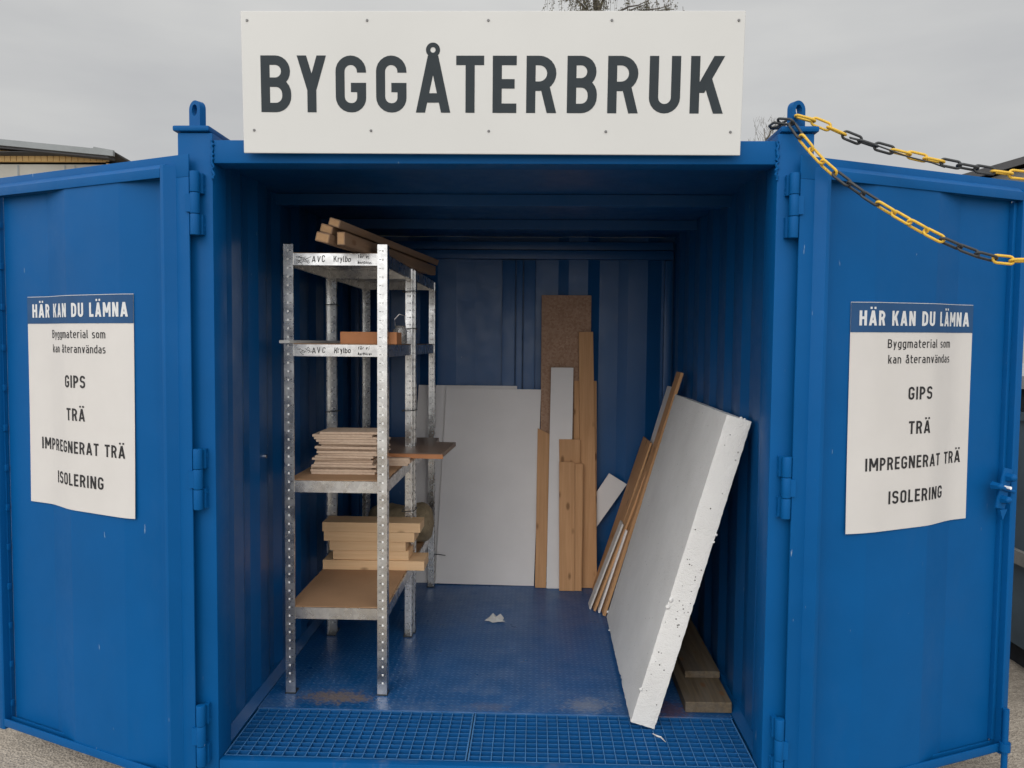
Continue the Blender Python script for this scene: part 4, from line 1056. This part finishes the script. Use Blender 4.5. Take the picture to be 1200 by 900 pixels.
# torn white scrap on the floor, two crumbs on the grating
bm = NB_(); o_ = Vector((-0.05, 1.49, 0.004))
pts = [(-.055, -.015), (-.03, .012), (-.012, .028), (.012, .018), (.03, .03), (.05, .012), (.042, -.012), (.058, -.03), (.02, -.022), (-.01, -.03), (-.03, -.018)]
c = bm.verts.new(o_ + Vector((0, 0, .012))); ring = [bm.verts.new(o_ + Vector((a, b * 1.5, (0.004, .010, .024, .006, .020, .005, .001, .010, .002, .001, .004)[i]))) for i, (a, b) in enumerate(pts)]
for i in range(len(ring)): bm.faces.new((c, ring[i], ring[(i + 1) % len(ring)]))
o = obj('torn_scrap', bm, M_SIGN); md = o.modifiers.new('thick', 'SOLIDIFY'); md.thickness = 0.001
tag(o, 'torn white scrap of paper lying on the blue floor', 'scrap')
bm = NB_(); tube(bm, [(0.636, 0.262, 0.003), (0.650, 0.243, 0.004), (0.664, 0.236, 0.003), (0.676, 0.200, 0.003)], 0.004, 6, radii=[.0015, .0035, .003, .0012])
tag(obj('shaving', bm, M_PAPER), 'pale curled shaving on the grating under the polystyrene slab', 'shaving')
# small bolt head on the left inner wall
bm = NB_(); cyl(bm, (-1.020, 0.60, 1.03), (-1.008, 0.60, 1.03), 0.009, n=8); obj('bolt_head', bm, M_GALV, CT)

# ------------------------------------------------------------------ buildings, skip, trees around
M_YELW = mat_plain('yellow_boarding', (0.50, 0.33, 0.135), 0.8, 0, 0.08, 3, 0.1)
M_CONC = mat_plain('pale_concrete', (0.33, 0.32, 0.285), 0.85, 0, 0.10, 1.5, 0.2)
M_FASC = mat_plain('grey_sheet_metal', (0.20, 0.215, 0.22), 0.5, 0.2, 0.06, 3, 0.05)
M_ROOFD = mat_plain('dark_roof_felt', (0.055, 0.055, 0.058), 0.8, 0, 0.12, 3, 0.1)
WH = tag(empty('warehouse', (-14, 16, -0.16)), 'yellow boarded warehouse with grey roof edge beyond the left door', 'building')
bx0, bx1, by = -26.0, -10.20, 16.0
bm = NB_(); box(bm, bx0, bx1, by, by + 9, -0.16, 5.72); obj('wall', bm, M_CONC, WH)
bm = NB_(); x = bx0
while x < bx1 - 0.05: box(bm, x, x + 0.135, by - 0.045, by - 0.003, 5.79, 6.02 - (x + 10.2) * 0.09 - 0.06); x += 0.15
prism(bm, [(bx0, 5.77), (bx1, 5.77), (bx1, 5.90), (bx0, 7.3)], 'y', by - 0.02, by - 0.004)
y_ = by
while y_ < by + 8.9: box(bm, bx1 + 0.003, bx1 + 0.045, y_, y_ + 0.135, 5.2, 5.76); y_ += 0.15
obj('cladding', bm, M_YELW, WH)
for xx in (-23, -19.3, -15.8, -12.35, -11.2, -10.95):
    bm = NB_(); box(bm, xx - 0.02, xx + 0.02, by - 0.012, by - 0.002, -0.1, 5.70); obj('wall_joint', bm, M_FASC, WH)
def zf(x): return 5.965 - (x + 9.85) * 0.094
bm = NB_(); prism(bm, [(bx0 - .3, zf(bx0 - .3) - .185), (-9.82, zf(-9.82) - .125), (-9.82, zf(-9.82) + 0.01), (-10.28, zf(-10.28) + 0.045), (-10.30, zf(-10.30) + 0.01), (bx0 - .3, zf(bx0 - .3) + 0.01)], 'y', by - 0.38, by - 0.30); obj('fascia', bm, M_FASC, WH)
bm = NB_(); prism(bm, [(bx0 - .3, zf(bx0 - .3) - .26), (-9.95, zf(-9.95) - .18), (-9.95, zf(-9.95) - .128), (bx0 - .3, zf(bx0 - .3) - .188)], 'y', by - 0.33, by - 0.05); obj('soffit', bm, M_ROOFD, WH)
bm = NB_(); prism(bm, [(by - 0.29, 5.962), (by + 10, 5.30), (by + 10, 5.12), (by + 0.02, 5.90), (by - 0.29, 5.945)], 'x', bx0, -9.84); obj('roof', bm, M_ROOFD, WH)
SHD = tag(empty('storage_shed', (13, 17, -0.16)), 'shed with a dark grey sloping roof behind the right door', 'building')
bm = NB_(); prism(bm, [(9.7, -0.16), (9.7, 4.9), (13.5, 5.9), (17.3, 4.9), (17.3, -0.16)], 'y', 15.4, 24); obj('wall', bm, M_CONC, SHD)
bm = NB_(); prism(bm, [(8.9, 4.99), (13.5, 6.36), (13.5, 6.52), (8.9, 5.15)], 'y', 15.0, 24.4); prism(bm, [(18.1, 4.99), (18.1, 5.15), (13.502, 6.52), (13.502, 6.36)], 'y', 15.0, 24.4); obj('roof', bm, M_ROOFD, SHD)
# gable end is roofed in grey sheet
M_GABLE = mat_plain('grey_gable_sheet', (0.12, 0.125, 0.128), 0.7, 0, 0.08, 4, 0.1)
bm = NB_(); prism(bm, [(9.3, 4.95), (9.4, 5.05), (13.5, 6.27), (17.6, 5.05), (17.7, 4.95)], 'y', 15.25, 15.395); obj('gable', bm, M_GABLE, SHD)
SK = tag(empty('waste_skip', (3.6, 3.0, -0.16)), 'grey blue steel waste skip standing behind the right door', 'skip')
M_SKIP = mat_plain('faded_blue_grey_paint', (0.060, 0.090, 0.115), 0.6, 0.1, 0.22, 3, 0.2)
M_RIM = mat_plain('worn_pale_rim', (0.34, 0.34, 0.33), 0.6, 0.2, 0.2, 9, 0.2)
bm = NB_(); box(bm, 2.69, 4.6, 0.75, 5.6, -0.02, 1.155)
box(bm, 2.672, 4.62, 0.73, 5.62, 1.158, 1.20); obj('body', bm, M_SKIP, SK)
bm = NB_(); box(bm, 2.664, 4.63, 0.72, 5.63, 1.322, 1.388); obj('rim', bm, M_RIM, SK)
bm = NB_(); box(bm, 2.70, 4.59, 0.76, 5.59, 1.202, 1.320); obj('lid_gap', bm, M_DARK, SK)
bm = NB_(); box(bm, 2.655, 2.687, 0.74, 5.61, 0.416, 0.485); obj('side_rail', bm, mat_plain('worn_grey_rail', (0.20, 0.195, 0.18), 0.6, 0.1, 0.2, 9, 0.2), SK)
for y in (0.74, 2.1, 3.6, 5.5):
    bm = NB_(); box(bm, 2.650, 2.688, y, y + 0.07, -0.02, 0.414); box(bm, 2.650, 2.688, y, y + 0.07, 0.487, 1.155); obj('side_rib', bm, M_SKIP, SK)
bm = NB_(); box(bm, 2.76, 2.86, 0.85, 5.5, -0.158, -0.022); box(bm, 4.4, 4.5, 0.85, 5.5, -0.158, -0.022); obj('skid', bm, M_DARK, SK)

# trees
M_BARK = mat_plain('birch_bark', (0.20, 0.185, 0.17), 0.85, 0, 0.3, 4, 0.3)
M_TWIG = mat_plain('twig_brown', (0.085, 0.070, 0.055), 0.85, 0, 0.2, 4, 0.1)
M_LEAF = mat_plain('spring_leaf', (0.095, 0.085, 0.045), 0.7, 0, 0.35, 2.0, 0.1)
def tree(name, label, x, y, z0, H, RW, seed, nbr, hang, leaves):
    rd = random.Random(seed); root = tag(empty(name, (x, y, z0)), label, 'tree')
    bm = NB_(); tr_pts = [(x + 0.25 * math.sin(k * .9 + seed), y + 0.2 * math.cos(k * 1.3), z0 + H * k / 8) for k in range(9)]
    tube(bm, tr_pts, 0.1, 8, radii=[0.22 * H / 14 * (1 - k / 8.6) + .01 for k in range(9)])
    tips = []
    for b in range(nbr):
        u = rd.uniform(0.28, 0.99); k = min(7, int(u * 8)); f = u * 8 - k
        base = Vector(tr_pts[k]).lerp(Vector(tr_pts[k + 1]), f); a = rd.uniform(0, 6.283)
        ln = RW * (1.05 - 0.45 * u) * rd.uniform(.6, 1.0); pts = [base]
        for q in range(1, 6):
            t = q / 5; pts.append(base + Vector((math.cos(a) * ln * t, math.sin(a) * ln * t, ln * (0.75 * t - 0.35 * t * t))) + Vector((rd.uniform(-.1, .1), rd.uniform(-.1, .1), rd.uniform(-.1, .1))))
        tube(bm, pts, 0.03, 5, radii=[0.055 * (1 - q / 6.5) for q in range(6)])
        for q in (2, 3, 4, 5):
            for c in range(4): tips.append(pts[q] + Vector((rd.uniform(-.35, .35), rd.uniform(-.35, .35), rd.uniform(-.2, .2))))
    tips += [Vector(tr_pts[-1]) + Vector((rd.uniform(-.5, .5), rd.uniform(-.5, .5), rd.uniform(-.4, .3))) for _ in range(30)]
    obj('trunk', bm, M_BARK, root)
    bt = NB_(); bl = NB_()
    for tp in tips:
        ln = rd.uniform(.4, 1.0) * hang; pts = [tp]; dx, dy = rd.uniform(-.25, .25), rd.uniform(-.25, .25)
        for q in range(1, 5): pts.append(tp + Vector((dx * q / 4, dy * q / 4, -ln * (q / 4) ** 1.4 if hang > 0 else -ln * q / 4)) + Vector((rd.uniform(-.03, .03), rd.uniform(-.03, .03), 0)))
        tube(bt, pts, .008, 3, radii=[.010, .008, .006, .005, .004])
        for _ in range(leaves):
            t = rd.random() * 3.99; k = int(t); p = pts[k].lerp(pts[k + 1], t - k) + Vector((rd.uniform(-.07, .07), rd.uniform(-.07, .07), rd.uniform(-.05, .05)))
            s = rd.uniform(.018, .038); e1 = Vector((rd.uniform(-1, 1), rd.uniform(-1, 1), rd.uniform(-1, 1))).normalized(); e2 = e1.orthogonal().normalized()
            bl.faces.new([bl.verts.new(p + e1 * s * 1.4), bl.verts.new(p + e2 * s * .8), bl.verts.new(p - e1 * s * 1.4), bl.verts.new(p - e2 * s * .8)])
    obj('twigs', bt, M_TWIG, root)
    if leaves: obj('crown', bl, M_LEAF, root, recalc=False)
    else: bl.free()
    return root
tree('birch_tree', 'tall birch with fine hanging twigs rising behind the sign', 2.35, 25.0, -0.16, 15.4, 3.5, 4, 84, 1.3, 22)
tree('bare_tree', 'bare twiggy tree top just visible left of the right lifting eye', 12.3, 40.0, -0.16, 13.2, 2.2, 9, 30, -0.5, 0)
